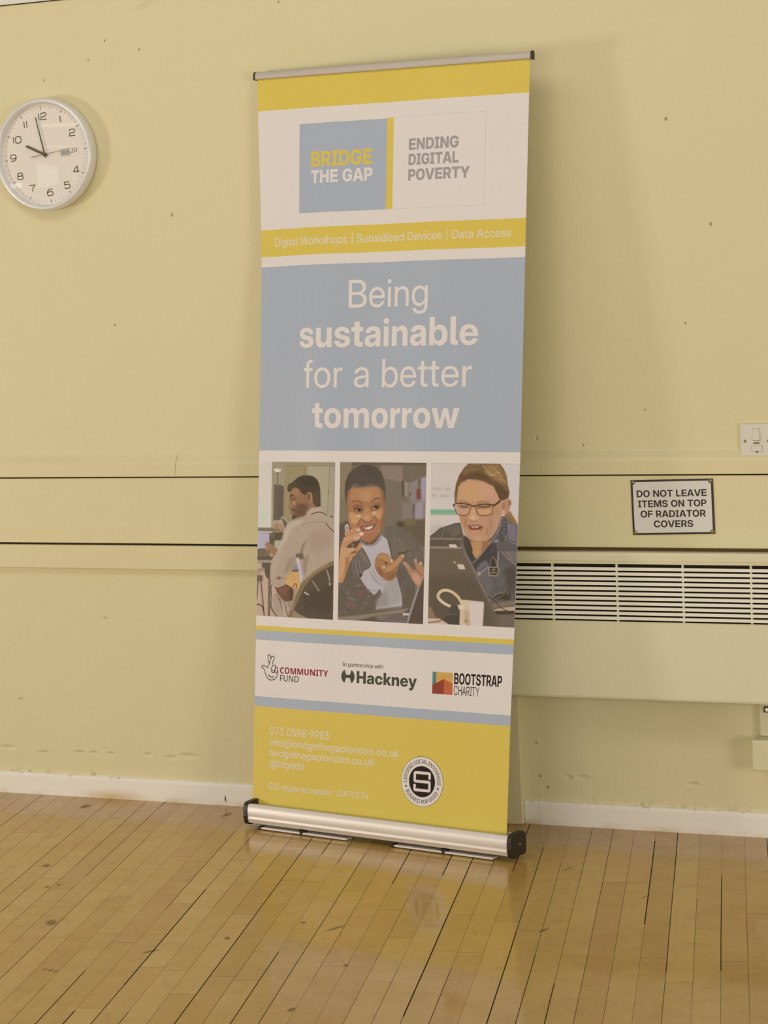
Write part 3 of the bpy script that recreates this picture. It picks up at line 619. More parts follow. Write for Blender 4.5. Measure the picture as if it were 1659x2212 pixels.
  'R': (625, '591,714,768,714,1000,669,1114,579,1115,511,1114,454,1030,379,902,333,831,320,1223,0,1001,0,657,293,383,293,383,0,193,0,193,714 581,632,383,632,383,373,591,373,758,373,916,440,917,506,916,552,844,607,696,632'),
  'S': (551, '1009,192,1008,129,884,39,654,-10,497,-10,414,-10,268,-2,148,13,103,25,103,115,176,99,390,72,505,72,608,72,748,100,818,150,819,184,818,218,758,265,614,305,487,328,364,350,200,406,118,485,119,541,118,598,236,680,444,724,581,724,698,724,896,702,977,683,919,603,842,619,668,641,575,641,486,641,370,616,312,570,313,540,312,505,372,458,506,421,623,399,746,376,920,322,1008,248'),
  'T': (558, '655,0,463,0,463,631,23,631,23,714,1093,714,1093,631,655,631'),
  'U': (732, '1285,254,1284,179,1164,59,916,-10,727,-10,458,-10,178,135,179,255,179,714,371,714,371,253,370,167,552,72,737,72,862,72,1022,119,1096,201,1097,254,1097,714,1285,714'),
  'a': (564, '583,546,778,546,968,459,969,365,969,0,835,0,799,76,791,76,744,47,646,8,518,-10,429,-10,332,-10,178,24,90,96,91,150,90,231,342,318,605,322,787,325,787,355,786,421,672,472,569,472,484,472,332,447,267,431,209,500,280,519,474,546 631,258,434,254,284,200,285,150,284,106,392,64,477,64,608,64,784,138,785,213,785,261'),
  'e': (567, '587,547,726,547,926,487,1032,378,1033,304,1033,250,303,250,306,161,480,68,639,68,740,68,900,87,985,106,985,25,902,7,740,-10,629,-10,476,-10,240,52,108,175,109,264,108,353,228,479,444,547 587,472,462,472,320,393,307,322,841,322,840,367,786,434,674,472'),
  'h': (621, '357,543,356,522,348,480,345,463,359,463,392,491,494,527,622,546,691,546,818,546,992,505,1082,419,1083,350,1083,0,897,0,897,341,896,405,782,469,663,469,544,469,412,424,356,338,357,275,357,0,169,0,169,760,357,760'),
  'i': (262, '357,537,357,0,169,0,169,537 265,739,306,739,372,712,373,682,372,652,306,624,265,624,218,624,154,652,155,682,154,712,218,739'),
  'n': (621, '695,547,884,547,1082,454,1083,350,1083,0,897,0,897,341,896,405,784,469,663,469,488,469,356,369,357,276,357,0,169,0,169,537,319,537,347,464,357,464,392,492,498,529,624,547'),
  'p': (617, '687,547,884,547,1124,408,1125,269,1124,178,1014,53,818,-10,685,-10,602,-10,476,12,386,47,357,67,345,67,348,50,356,-1,357,-21,357,-240,169,-240,169,537,321,537,347,464,357,464,386,487,476,525,602,547 649,469,544,469,416,429,358,348,357,286,357,270,356,205,410,114,540,67,653,67,748,67,870,120,932,211,933,271,932,362,792,469'),
  'r': (416, '679,547,708,547,778,544,803,541,781,455,754,458,692,462,665,462,602,462,492,437,404,391,356,326,357,285,357,0,169,0,169,537,321,537,343,439,351,439,384,469,480,518,604,547'),
  's': (481, '873,149,872,97,770,27,576,-10,443,-10,330,-10,166,8,105,24,105,108,170,91,354,65,447,65,576,65,692,106,693,141,692,160,648,192,536,223,431,243,326,263,180,303,102,360,103,404,102,472,324,547,507,547,604,547,776,528,853,510,791,437,720,452,572,472,495,472,390,472,280,438,281,409,280,388,330,358,452,329,553,309,654,290,798,250,872,193'),
  't': (366, '537,66,576,66,660,73,689,78,689,7,658,-1,552,-10,501,-10,416,-10,272,19,184,92,185,157,185,465,35,465,35,509,189,545,261,659,373,659,373,537,681,537,681,465,373,465,373,160,372,112,464,66'),
  'w': (793, '869,300,852,328,822,381,800,428,795,443,787,443,782,428,760,381,732,326,717,298,529,1,317,1,23,538,215,538,361,256,376,227,402,168,424,114,429,95,437,95,442,107,458,144,476,185,498,225,509,240,693,538,897,538,1077,240,1090,217,1120,165,1144,115,1149,96,1157,96,1160,113,1180,165,1210,226,1227,256,1375,538,1565,538,1265,1,1049,1'),
 },
 'M': {
  'C': (644, '795,590,712,590,582,558,490,497,442,410,443,355,442,282,522,178,686,124,811,124,904,124,1078,147,1167,164,1167,27,1076,7,886,-10,773,-10,544,-10,250,81,108,247,109,356,108,437,198,572,374,670,630,724,799,724,904,724,1124,701,1227,676,1123,547,1048,565,886,590'),
  'I': (410, '749,0,73,0,73,93,247,122,247,592,73,621,73,714,749,714,749,621,573,592,573,122,749,93'),
  'M': (949, '791,0,445,548,437,548,440,528,448,461,456,384,457,347,457,0,167,0,167,714,607,714,947,184,955,184,1295,714,1733,714,1733,0,1431,0,1431,351,1430,385,1434,460,1442,526,1445,547,1437,547,1093,0'),
  'N': (812, '1459,0,1041,0,447,530,439,530,442,507,450,443,456,375,457,345,457,0,167,0,167,714,583,714,1175,189,1181,189,1178,210,1170,273,1166,341,1167,367,1167,714,1459,714'),
  'O': (792, '1475,358,1474,275,1394,140,1226,42,970,-10,793,-10,616,-10,358,42,190,140,108,275,109,359,108,470,254,634,558,725,795,725,1028,725,1330,634,1474,469 451,358,450,286,520,182,672,126,793,126,914,126,1064,182,1134,286,1135,358,1134,466,978,591,795,591,672,591,520,534,450,431'),
  'T': (580, '743,0,419,0,419,580,41,580,41,714,1121,714,1121,580,743,580'),
  'U': (749, '1343,274,1342,189,1210,61,944,-10,745,-10,456,-10,156,139,157,272,157,714,483,714,483,282,482,202,618,126,751,126,846,126,964,161,1018,231,1019,283,1019,714,1343,714'),
  'Y': (635, '635,423,919,714,1271,714,799,278,799,0,473,0,473,273,1,714,353,714'),
 },
}


def flatten(txt, steps=4):
    out = []
    for c in txt.split(' '):
        v = [int(i) for i in c.split(',')]
        P = [(v[i] >> 1, v[i + 1], v[i] & 1) for i in range(0, len(v), 2)]
        Q = []
        for i, p in enumerate(P):                      # insert the implied on-curve points
            q = P[(i + 1) % len(P)]
            Q.append(p)
            if not p[2] and not q[2]:
                Q.append(((p[0] + q[0]) / 2, (p[1] + q[1]) / 2, 1))
        s = next(i for i, p in enumerate(Q) if p[2]); Q = Q[s:] + Q[:s]
        R = []; i = 0
        while i < len(Q):
            p = Q[i]; q = Q[(i + 1) % len(Q)]
            R.append((p[0], p[1]))
            if not q[2]:
                r = Q[(i + 2) % len(Q)]
                for k in range(1, steps):
                    t = k / steps
                    R.append(((1 - t) ** 2 * p[0] + 2 * t * (1 - t) * q[0] + t * t * r[0], (1 - t) ** 2 * p[1] + 2 * t * (1 - t) * q[1] + t * t * r[1]))
                i += 2
            else:
                i += 1
        out.append(R)
    return out


def fill(loops):
    """triangulate overlapping outlines by their winding number"""
    pts = []; edges = []; segs = []
    for l in loops:
        o = len(pts); n = len(l)
        pts += [Vector(p) for p in l]
        edges += [(o + i, o + (i + 1) % n) for i in range(n)]
        segs += [(l[i], l[(i + 1) % n]) for i in range(n)]
    if not pts:
        return []
    vs, _, fs, _, _, _ = delaunay_2d_cdt(pts, edges, [], 0, 1e-3)
    tris = []
    for f in fs:
        x = sum(vs[i].x for i in f) / len(f); y = sum(vs[i].y for i in f) / len(f); w = 0
        for (x0, y0), (x1, y1) in segs:
            if (y0 <= y) != (y1 <= y):
                if x < x0 + (y - y0) / (y1 - y0) * (x1 - x0):
                    w += 1 if y1 > y0 else -1
        if w:
            tris.append(tuple(f))
    return [([(v.x, v.y) for v in vs], tris)]


_cache = {}


def glyph(font, ch):
    k = (font, ch)
    if k not in _cache:
        adv, t = GLYPHS[font][ch]
        loops = flatten(t) if t else []
        _cache[k] = (adv, fill(loops), loops)
    return _cache[k]


def text(font, s, x0, x1, base, cap, fn=None, capref='H', track=0.0):
    """glyph triangles for s, its ink spanning x0..x1, sitting on y = base (y up), capitals cap high"""
    x = 0; lay = []; lo, hi = 1e9, -1e9
    for ch in s:
        adv, polys, loops = glyph(font, ch)
        for l in loops:
            for p in l:
                lo = min(lo, p[0] + x); hi = max(hi, p[0] + x)
        lay.append((x, polys)); x += adv + track
    sx = (x1 - x0) / (hi - lo)
    ch_ = {'R': 727, 'B': 727, 'X': 727, 'L': 727, 'N': 714, 'M': 714}[font]
    sy = cap / ch_
    out = []
    for ox, polys in lay:
        for pts, tris in polys:
            out.append(([(x0 + (p[0] + ox - lo) * sx, base + p[1] * sy) for p in pts], tris))
    return out


def ring_text(font, s, cx, cy, r, cap, a0, a1, inner=False):
    """text set around a circle from angle a0 to a1 (degrees, counter-clockwise from +x, y up)"""
    W = 0; pos = []
    for ch in s:
        adv, polys, _ = glyph(font, ch); pos.append((W + adv / 2, adv, polys)); W += adv
    sy = cap / 714.0; out = []
    for mid, adv, polys in pos:
        t = math.radians(a0 + (a1 - a0) * mid / W)
        sx = abs(math.radians(a1 - a0)) * r / W
        for pts, tris in polys:
            Q = []
            for p in pts:
                dx = (p[0] - adv / 2) * sx; dy = p[1] * sy
                if inner:
                    rr = r + cap / 2 - dy; ux, uy = -math.sin(t), math.cos(t)
                else:
                    rr = r - cap / 2 + dy; ux, uy = math.sin(t), -math.cos(t)
                Q.append((cx + rr * math.cos(t) + ux * dx, cy + rr * math.sin(t) + uy * dx))
            out.append((Q, tris))
    return out


def ribbon(pts, w, closed=False):
    """flat stroke of width w along a 2-D polyline"""
    n = len(pts); L = []; R = []
    for i in range(n):
        a = pts[i - 1] if (i > 0 or closed) else pts[i]
        b = pts[(i + 1) % n] if (i < n - 1 or closed) else pts[i]
        d1 = Vector((pts[i][0] - a[0], pts[i][1] - a[1])); d2 = Vector((b[0] - pts[i][0], b[1] - pts[i][1]))
        d1 = d1.normalized() if d1.length > 1e-9 else d2.normalized()
        d2 = d2.normalized() if d2.length > 1e-9 else d1
        t = d1 + d2
        t = t.normalized() if t.length > 1e-6 else d1
        nrm = Vector((-t.y, t.x)); k = w / 2 / max(.45, nrm.dot(Vector((-d1.y, d1.x))))
        L.append((pts[i][0] + nrm.x * k, pts[i][1] + nrm.y * k)); R.append((pts[i][0] - nrm.x * k, pts[i][1] - nrm.y * k))
    P = L + R; F = []
    for i in range(n if closed else n - 1):
        j = (i + 1) % n
        F.append((i, n + i, n + j, j))
    return [(P, F)]


def curve(pts, n=6, closed=False):
    """Catmull-Rom through 2-D points"""
    out = []; m = len(pts)
    for i in range(m if closed else m - 1):
        p = [pts[(i + k) % m] if closed else pts[min(max(i + k, 0), m - 1)] for k in (-1, 0, 1, 2)]
        for s in range(n):
            t = s / n
            out.append(tuple(.5 * (2 * p[1][c] + (p[2][c] - p[0][c]) * t + (2 * p[0][c] - 5 * p[1][c] + 4 * p[2][c] - p[3][c]) * t * t
                             + (3 * p[1][c] - p[0][c] - 3 * p[2][c] + p[3][c]) * t ** 3) for c in (0, 1)))
    if not closed:
        out.append(tuple(pts[-1]))
    return out


def disc2(cx, cy, r, n=48, r_in=0.0):
    a = [2 * math.pi * i / n for i in range(n)]
    if r_in:
        P = [(cx + r * math.cos(t), cy + r * math.sin(t)) for t in a] + [(cx + r_in * math.cos(t), cy + r_in * math.sin(t)) for t in a]
        return [(P, [(i, (i + 1) % n, n + (i + 1) % n, n + i) for i in range(n)])]
    return [([(cx + r * math.cos(t), cy + r * math.sin(t)) for t in a], [tuple(range(n))])]


def grid2(x0, y0, x1, y1, nx, ny):
    P = [(x0 + (x1 - x0) * i / nx, y0 + (y1 - y0) * j / ny) for j in range(ny + 1) for i in range(nx + 1)]
    return [(P, [(j * (nx + 1) + i, j * (nx + 1) + i + 1, (j + 1) * (nx + 1) + i + 1, (j + 1) * (nx + 1) + i) for j in range(ny) for i in range(nx)])]


def arc_pts(cx, cy, rx, ry, a0, a1, n=16):
    return [(cx + rx * math.cos(math.radians(a0 + (a1 - a0) * i / n)), cy + ry * math.sin(math.radians(a0 + (a1 - a0) * i / n))) for i in range(n + 1)]


# ================================================================== THE ROOM
WY = 0.012                                   # face of the plaster
mb = MB(); mb.box((-3.6, WY, -0.02), (3.4, WY + .12, 3.3), 'wall'); struct(mb.build('wall_back'))
mb = MB(); mb.box((-3.6, -7.0, -0.06), (3.4, WY, 0.0), 'floor'); struct(mb.build('floor'))
# textured board above the top edge of the plaster, of the wall
mb = MB(); mb.box((-3.6, WY - .006, 2.301), (3.4, WY + .002, 3.3), 'ceil'); mb.box((-3.6, WY - .003, 2.2985), (3.4, WY + .002, 2.3005), 'recess')
struct(mb.build('trim_1'))


def dado(x0, x1, name):
    prof = [(WY + .001, 1.010), (WY - .0015, 1.004), (-.0030, .986), (-.0055, .9805), (-.0068, .978), (-.0068, .976), (-.0065, .9445), (-.0055, .9435), (WY + .001, .9435)]
    m = MB(); m.extrude_x(prof, x0, x1, 'trim')
    return struct(m.build(name))


dado(-3.6, -.6772, 'trim_2'); dado(-.6758, 3.4, 'trim_3')
# flat board under the dado, then the lower rail, the shade in each gap coloured in as a strip
m = MB(); m.box((-3.6, .0, .7515), (3.4, WY + .001, .9395), 'trim'); struct(m.build('trim_4', bevel=.0012))
m = MB(); m.extrude_x([(WY + .001, .7455), (-.004, .7455), (-.0065, .7435), (-.0065, .679), (-.0045, .677), (WY + .001, .677)], -3.6, .262, 'trim'); struct(m.build('trim_5'))
m = MB(); m.box((-3.6, WY - .0015, .745), (.262, WY + .001, .752), 'recess'); m.box((.262, WY - .0015, .738), (3.4, WY + .001, .752), 'gap_shade'); m.box((-3.6, WY - .0015, .939), (3.4, WY + .001, .944), 'recess'); struct(m.build('gap_shade_strips'))

SKP = [(WY + .001, .0), (-.001, .0), (-.001, .052), (-.0005, .0575), (.002, .061), (.006, .063), (WY + .001, .0635)]
m = MB(); m.extrude_x(SKP, -3.6, .262, 'skirt'); struct(m.build('baseboard_left'))
m = MB(); m.extrude_x(SKP, .337, 3.4, 'skirt'); struct(m.build('baseboard_right'))
# upright board that closes the left end of the radiator recess
m = MB(); m.box((.262, -.018, 0.0), (.336, WY + .001, .3655), 'trim'); struct(m.build('trim_7', bevel=.003))

# ================================================================== RADIATOR COVER
rc = empty('radiator_cover', (1.0, WY, .364), 'cream metal radiator cover with a slatted grille, on the wall under the black-bordered sign', 'radiator cover')
X0, X1, YF = .264 - 1.0, 1.95 - 1.0, -.09 - WY


def rcz(z):
    return z - .364


m = MB()
m.extrude_x([(YF + .003, rcz(.5695)), (YF, rcz(.567)), (YF, rcz(.372)), (YF + .002, rcz(.3665)), (YF + .008, rcz(.364)), (YF + .02, rcz(.364)), (YF + .02, rcz(.369)), (YF + .006, rcz(.372)), (YF + .006, rcz(.5695))], X0, X1, 'cover')
m.build('front_panel', rc)
m = MB()
m.extrude_x([(-.001, rcz(.742)), (YF + .012, rcz(.742)), (YF + .004, rcz(.7495)), (YF + .0005, rcz(.748)), (YF, rcz(.742)), (YF, rcz(.7275)), (YF + .003, rcz(.7255)), (YF + .003, rcz(.7235)), (YF - .001, rcz(.7225)), (YF - .001, rcz(.7195)), (YF + .004, rcz(.7195)), (YF + .006, rcz(.732)), (-.001, rcz(.736))], X0, X1, 'cover')
m.build('top_panel', rc)
m = MB(); m.box((X0, YF + .001, rcz(.366)), (X0 + .003, -.001, rcz(.742)), 'cover'); m.build('end_panel', rc)
m = MB(); m.box((X1 - .003, YF + .001, rcz(.366)), (X1, -.001, rcz(.742)), 'cover'); m.build('end_panel', rc)
g = MB()
for i in range(11):
    zc = .7066 - i * .01284
    g.extrude_x([(YF - .001, rcz(zc + .0039)), (YF - .001, rcz(zc - .0039)), (YF + .006, rcz(zc - .0039)), (YF + .006, rcz(zc + .0039))], X0 + .004, X1 - .004, 'cover_slat')
gr = g.build('grille', rc)
for xx in (.290, .466, .641, .8165, .9935, 1.169, 1.345, 1.521, 1.697, 1.873):
    g = MB(); g.box((xx - 1.0 - .002, YF + .004, rcz(.568)), (xx - 1.0 + .002, YF + .014, rcz(.722)), 'cover_slat'); g.build('grille_bar', gr)
m = MB(); m.box((X0 + .004, YF + .032, rcz(.40)), (X1 - .004, YF + .034, rcz(.735)), 'recess'); m.build('shade_plate', rc)  # dark sheet put in for the shade inside the cover

# pipe boxing and fitting at the right edge
pb = empty('pipe_box', (1.05, WY, .187), 'small cream box casing on the wall under the radiator cover', 'pipe box')
m = MB(); m.box((.9785 - 1.05, -.06 - WY, 0.0), (1.13 - 1.05, -.0005, .081), 'pipe'); m.build('casing', pb, bevel=.005, seg=3)
vp = empty('pipe_casing', (1.03, WY, .268), 'cream upright pipe casing above the small box, dark metal clip at its top', 'pipe casing')
m = MB(); m.box((.989 - 1.03, -.022, .0006), (1.10 - 1.03, -.0005, .095), 'pipe'); m.build('casing', vp, bevel=.002)
m = MB(); m.box((1.0015 - 1.03, -.030, .064), (1.03 - 1.03, -.0225, .079), 'plastic'); m.box((1.006 - 1.03, -.032, .067), (1.03 - 1.03, -.0305, .076), 'steel'); m.build('clip', vp)

# ================================================================== NOTICE
sg = empty('warning_sign', (.7709, .0, .8585), 'white sign with black border asking not to leave items on top of radiator covers', 'sign', rot=(0, math.radians(-1.05), 0))
m = MB(); hw, hh = .1096, .0716
m.box((-hw, -.0028, -hh), (hw, -.0003, hh), 'signblack'); bd = m.build('board', sg, bevel=.0006)
m = MB()
m.flat(grid2(-hw + .0055, -hh + .0052, hw - .0055, hh - .0052, 1, 1), lambda x, y: (x, -.00295, y), 'signboard')
F = lambda x, y: (x, -.00312, y)
SX = lambda z: (z - 1043.5) / 528.5 * .2192          # from widths measured on the sign face
for s, a, b, base in (('DO NOT LEAVE', -.0945, .0920, .0268), ('ITEMS ON TOP', -.0920, .0905, .0003), ('OF RADIATOR', -.0865, .0872, -.0262), ('COVERS', -.0520, .0530, -.0525)):
    m.flat(text('B', s, a, b, base, .0178), F, 'signblack')
m.build('face', sg)
for sx in (-1, 1):
    for sz in (-1, 1):
        m = MB(); m.lathe([(0, -.0052), (.003, -.0050), (.0052, -.0040), (.0056, -.0031)], 'brass', 20)
        m.build('screw', sg, loc=(sx * (hw - .0068), 0, sz * (hh - .0062)))

# ================================================================== SWITCH
sw = empty('light_switch', (.9953, WY, 1.0275), 'white fused switch plate on the wall above the rail, at the right edge', 'switch')
m = MB(); m.box((-.0432, -.0115, -.0432), (.0432, -.0003, .0432), 'switch'); m.build('plate', sw, bevel=.003, seg=3)
m = MB(); m.extrude_x([(-.0112, .0302), (-.0128, .0300), (-.0165, .0010), (-.0112, .0004)], -.0093, .0085, 'switch'); m.build('rocker', sw, bevel=.0012)
m = MB(); m.box((-.0098, -.01175, -.0002), (.0090, -.0113, .0308), 'switchline'); m.build('rocker_frame', sw)
m = MB(); m.box((-.0090, -.0121, -.0078), (.0070, -.0113, -.0046), 'signblack'); m.build('indicator', sw, bevel=.0006)
m = MB(); m.box((-.0140, -.01185, -.0284), (.0143, -.0113, -.0126), 'switchline'); m.box((-.0134, -.0125, -.0278), (.0137, -.0114, -.0132), 'switch'); m.build('fuse_holder', sw, bevel=.001)
for px, pz, r in ((-.0302, -.0010, .0037), (.0302, -.0010, .0037), (.0006, -.0277, .0031)):
    m = MB(); m.lathe([(0, -.0124), (r * .7, -.0126), (r, -.0119), (r, -.0113)], 'signblack' if r < .0035 else 'brass', 20); m.build('screw', sw, loc=(px, 0, pz))

# ================================================================== CLOCK
ck = empty('wall_clock', (-1.0455, WY, 1.8680), 'round silver-rimmed wall clock showing two minutes to ten, with a day and date window', 'clock', rot=(0, math.radians(-4.34), 0))
m = MB()
m.lathe([(.150, -.001), (.1565, -.002), (.1590, -.012), (.1592, -.030), (.1578, -.037), (.1545, -.0405), (.1505, -.0415), (.1468, -.0395), (.1445, -.036), (.1440, -.030), (.1437, -.0225)], 'silverplastic', 128)
m.build('case', ck)
m = MB(); FD = -.0225
m.lathe([(0, FD), (.1438, FD)], 'dial', 96, False)
F = lambda x, y: (x, FD - .0003, y)
for i in range(60):
    a = math.radians(90 - 6 * i); c, s = math.cos(a), math.sin(a)
    r0, r1, w_ = (.1275, .1368, .0019) if i % 5 == 0 else (.1315, .1348, .0011)
    m.flat(ribbon([(c * r0, s * r0), (c * r1, s * r1)], w_), F, 'clockink' if i % 5 == 0 else 'clocktick')


def sq(a, b, c, d, rr, q0=0):
    return arc_pts(c - rr, d - rr, rr, rr, 0, 90, 6) + arc_pts(a + rr, d - rr, rr, rr, 90, 180, 6) + arc_pts(a + rr, b + rr, rr, rr, 180, 270, 6) + arc_pts(c - rr, b + rr, rr, rr, 270, 360, 6)


# squarish numerals, drawn as strokes in a unit box 1 wide and 1 high
R_ = .3
NUM = {
    '1': [([(.5, 0), (.5, 1)], False)],
    '2': [(arc_pts(R_, 1 - R_, R_, R_, 180, 90, 6) + arc_pts(1 - R_, 1 - R_ * .9, R_, R_ * .9, 90, -60, 8) + [(.3, .42)] + arc_pts(.25, .25, .25, .2, 120, 180, 5) + [(0, 0), (1, 0)], False)],
    '4': [([(.72, 0), (.72, 1), (.60, 1), (0, .32), (0, .22), (1, .22)], False)],
    '5': [([(.95, 1), (.04, 1), (.04, .58)] + arc_pts(1 - R_, .62 - R_, R_, R_, 90, -90, 10) + arc_pts(R_, R_ * .8, R_, R_ * .8, 270, 195, 5), False)],
    '6': [(sq(0, 0, 1, .60, .28), True), ([(0, .35), (0, .55), (.12, .8), (.4, .97), (.8, 1), (.97, .86)], False)],
    '7': [([(0, 1), (1, 1), (.62, .5), (.52, 0)], False)],
    '8': [(sq(.06, .53, .94, 1, .22), True), (sq(0, 0, 1, .53, .25), True)],
    '9': [(sq(0, .40, 1, 1, .28), True), ([(1, .65), (1, .45), (.88, .2), (.6, .03), (.2, 0), (.03, .14)], False)],
    '0': [(sq(0, 0, 1, 1, .33), True)],
}


def numeral(s, cx, cy, h=.0182, w=.0185, st=.0028):
    ws = [(.0045 if c == '1' else w) for c in s]; gp = .0042
    x = cx - (sum(ws) + gp * (len(s) - 1)) / 2
    for c, cw in zip(s, ws):
        for pts, cl in NUM[c]:
            m.flat(ribbon([(x + px * cw, cy - h / 2 + py * h) for px, py in pts], st, cl), F, 'clockink')
        x += cw + gp


for s, px, py in (('12', .0032, .1085), ('1', .0614, .0925), ('2', .0950, .0502), ('4', .0945, -.0550), ('5', .0590, -.0945), ('6', .0002, -.1075), ('7', -.0575, -.0890), ('8', -.0925, -.0495), ('9', -.1080, .0047), ('10', -.0890, .0540), ('11', -.0550, .0930)):
    numeral(s, px, py)
m.build('dial', ck)
m = MB()
m.box((.0485, FD - .0018, -.0130), (.1078, FD - .0004, .0092), 'datewhite')
m.flat(grid2(.0497, -.0120, .0820, .0083, 1, 1), lambda x, y: (x, FD - .0019, y), 'datebox')
F2 = lambda x, y: (x, FD - .0021, y)
m.flat(text('N', 'MON', .0550, .0792, -.0078, .0108), F2, 'dategrey')
m.flat(text('N', '20', .0850, .1050, -.0062, .0122), F2, 'clockink')
m.build('date_window', ck)


def hand(name, a, b, w0, w1, y, key, tip=True):
    d = Vector((b[0] - a[0], b[1] - a[1])).normalized(); n = Vector((-d.y, d.x))
    P = [(a[0] + n.x * w0 / 2, a[1] + n.y * w0 / 2), (b[0] + n.x * w1 / 2, b[1] + n.y * w1 / 2), (b[0] + d.x * w1 * .5, b[1] + d.y * w1 * .5), (b[0] - n.x * w1 / 2, b[1] - n.y * w1 / 2), (a[0] - n.x * w0 / 2, a[1] - n.y * w0 / 2)]
    h = MB(); vs = [(p[0], y, p[1]) for p in P] + [(p[0], y + .0008, p[1]) for p in P]
    h.add(vs, [(4, 3, 2, 1, 0), (5, 6, 7, 8, 9)] + [(i, (i + 1) % 5, 5 + (i + 1) % 5, 5 + i) for i in range(5)], key)
    return h.build(name, ck)


hand('hour_hand', (.006, -.0033), (-.0575, .0315), .0062, .0062, FD - .0042, 'clockink')
hand('minute_hand', (.0012, -.008), (-.0162, .1080), .0042, .0026, FD - .0062, 'clockink')
hand('second_hand', (-.0445, -.0018), (.0520, .0036), .0018, .0009, FD - .0080, 'clockink')
m = MB(); m.lathe([(0, FD - .0098), (.0035, FD - .0095), (.0048, FD - .0085), (.0048, FD)], 'clockink', 24); m.build('hub', ck)
m = MB(); m.lathe([(.1442 * i / 12, -.0382 + .003 * (i / 12) ** 2) for i in range(13)], 'glass', 96, True); m.build('glass', ck)


# ================================================================== ROLL-UP BANNER
BPOS = Vector((.038, -.2752, 0)); BYAW = -.2091
ban = empty('roll_up_banner', BPOS, 'tall yellow, white and grey-blue roll-up banner leaning back towards the wall', 'banner', rot=(0, 0, BYAW))
BINV = (Matrix.Translation(BPOS) @ Matrix.Rotation(BYAW, 4, 'Z')).inverted()


def loc(p):
    return tuple(BINV @ Vector(tuple(p)))


SW, SL = 825.0, 1971.1
cTL, cTR, cBL, cBR = (np.array(q) for q in ((-.3605, -.0158, 2.0293), (.4592, -.1082, 2.0156), (-.3909, -.1842, .0582), (.4162, -.3555, .0680)))
_n = np.cross(cTR - cTL + cBR - cBL, cTL - cBL + cTR - cBR); _n = _n / np.linalg.norm(_n)
if _n[1] < 0:
    _n = -_n
VK = np.linspace(0, 1, 201)


def _sm(k, d):
    y = np.interp(VK, k, d)
    for _ in range(60):
        y[1:-1] = (y[:-2] + 2 * y[1:-1] + y[2:]) / 4
    return y


DL = _sm([0, .045, .21, .26, .51, .74, .85, 1.0], [0, .003, .021, .024, .018, .010, .007, 0])
DR = _sm([0, .045, .21, .26, .51, .74, .85, 1.0], [0, 0, .004, .006, .013, .009, .002, 0])


def sheet(u, v, off=0.0):
    """point of the printed film, u mm from its left edge, v mm down from the top rail, off m in front of it"""
    a = u / SW; b = v / SL
    P = (1 - a) * (1 - b) * cTL + a * (1 - b) * cTR + (1 - a) * b * cBL + a * b * cBR
    bb = min(max(b, 0), 1)
    env = math.sin(math.pi * bb) ** .6 if 0 < bb < 1 else 0
    d = np.interp(bb, VK, DL) * max(0, (.32 - a) / .32) ** 2 + np.interp(bb, VK, DR) * max(0, (a - .72) / .28) ** 2
    wv = WAVE * env * math.sin(2 * math.pi * (a * 2.35 + .12 + .15 * bb)) * (1 - .6 * bb)
    wr = .0007 * math.exp(-((bb - .02) / .03) ** 2) * math.sin(a * 46 + 2 * math.sin(a * 9)) if bb > 0 else 0
    d = d + wv + wr
    return loc(P + _n * (d - off))


WAVE = .0050
m = MB()
ROWS = [(0, 'yellow'), (85.7, 'white'), (406.3, 'yellow'), (479.3, 'white'), (506.7, 'blue'), (1005.9, 'white'), (1484.1, 'yellow'),
        (1497.2, 'blue'), (1522.9, 'white'), (1677.4, 'blue'), (1704.4, 'yellow'), (1985.0, None)]
NU = 72
for (v0, key), (v1, _) in zip(ROWS, ROWS[1:]):
    nv = max(1, int(math.ceil((v1 - v0) / 12)))
    vs = [sheet(SW * i / NU, v0 + (v1 - v0) * j / nv) for j in range(nv + 1) for i in range(NU + 1)]
    m.add(vs, [(j * (NU + 1) + i, j * (NU + 1) + i + 1, (j + 1) * (NU + 1) + i + 1, (j + 1) * (NU + 1) + i) for j in range(nv) for i in range(NU)], key, True)
# back of the film
vs = [sheet(SW * i / NU, SL * j / 160, -.0009) for j in range(161) for i in range(NU + 1)]
m.add(vs, [(j * (NU + 1) + i, (j + 1) * (NU + 1) + i, (j + 1) * (NU + 1) + i + 1, j * (NU + 1) + i + 1) for j in range(160) for i in range(NU)], 'white', True)

P1 = lambda x, y: sheet(x, -y, .00025)
P2 = lambda x, y: sheet(x, -y, .00045)
P3 = lambda x, y: sheet(x, -y, .00065)


def T(font, s, u0, u1, v, cap, key, fn=P1):
    m.flat(text(font, s, u0, u1, -v, cap), fn, key)


m.flat(grid2(136.5, -367.5, 409.5, -128.3, 24, 20), P1, 'blue')
m.flat(grid2(409.5, -367.5, 428.9, -126.8, 2, 20), P1, 'yellow')
for a, b, c, d in ((429, -126.6, 703, -125.9), (429, -368.6, 703, -367.9), (702.4, -368.6, 703.1, -125.9)):
    m.flat(grid2(a, b, c, d, 12, 12), P1, 'paleline')
T('X', 'BRIDGE', 176.2, 365.3, 246, 41.6, 'yellow', P2)
T('X', 'THE GAP', 176.3, 366.7, 289, 34.4, 'white', P2)
T('X', 'ENDING', 477.2, 626.4, 215.6, 30.3, 'greytext')
T('X', 'DIGITAL', 477.2, 627.0, 255.4, 29.8, 'greytext')
T('X', 'POVERTY', 477.3, 660.1, 295.8, 29.9, 'greytext')
T('R', 'Digital Workshops | Subsidised Devices | Data Access', 49.5, 782, 452.4, 21.9, 'white')
T('R', 'Being', 300, 546.5, 625, 73.4, 'white')
T('B', 'sustainable', 142.9, 695, 729, 74.0, 'white')
T('R', 'for a better', 159, 680, 837, 74.5, 'white')
T('B', 'tomorrow', 190.3, 647.7, 945, 73.6, 'white')

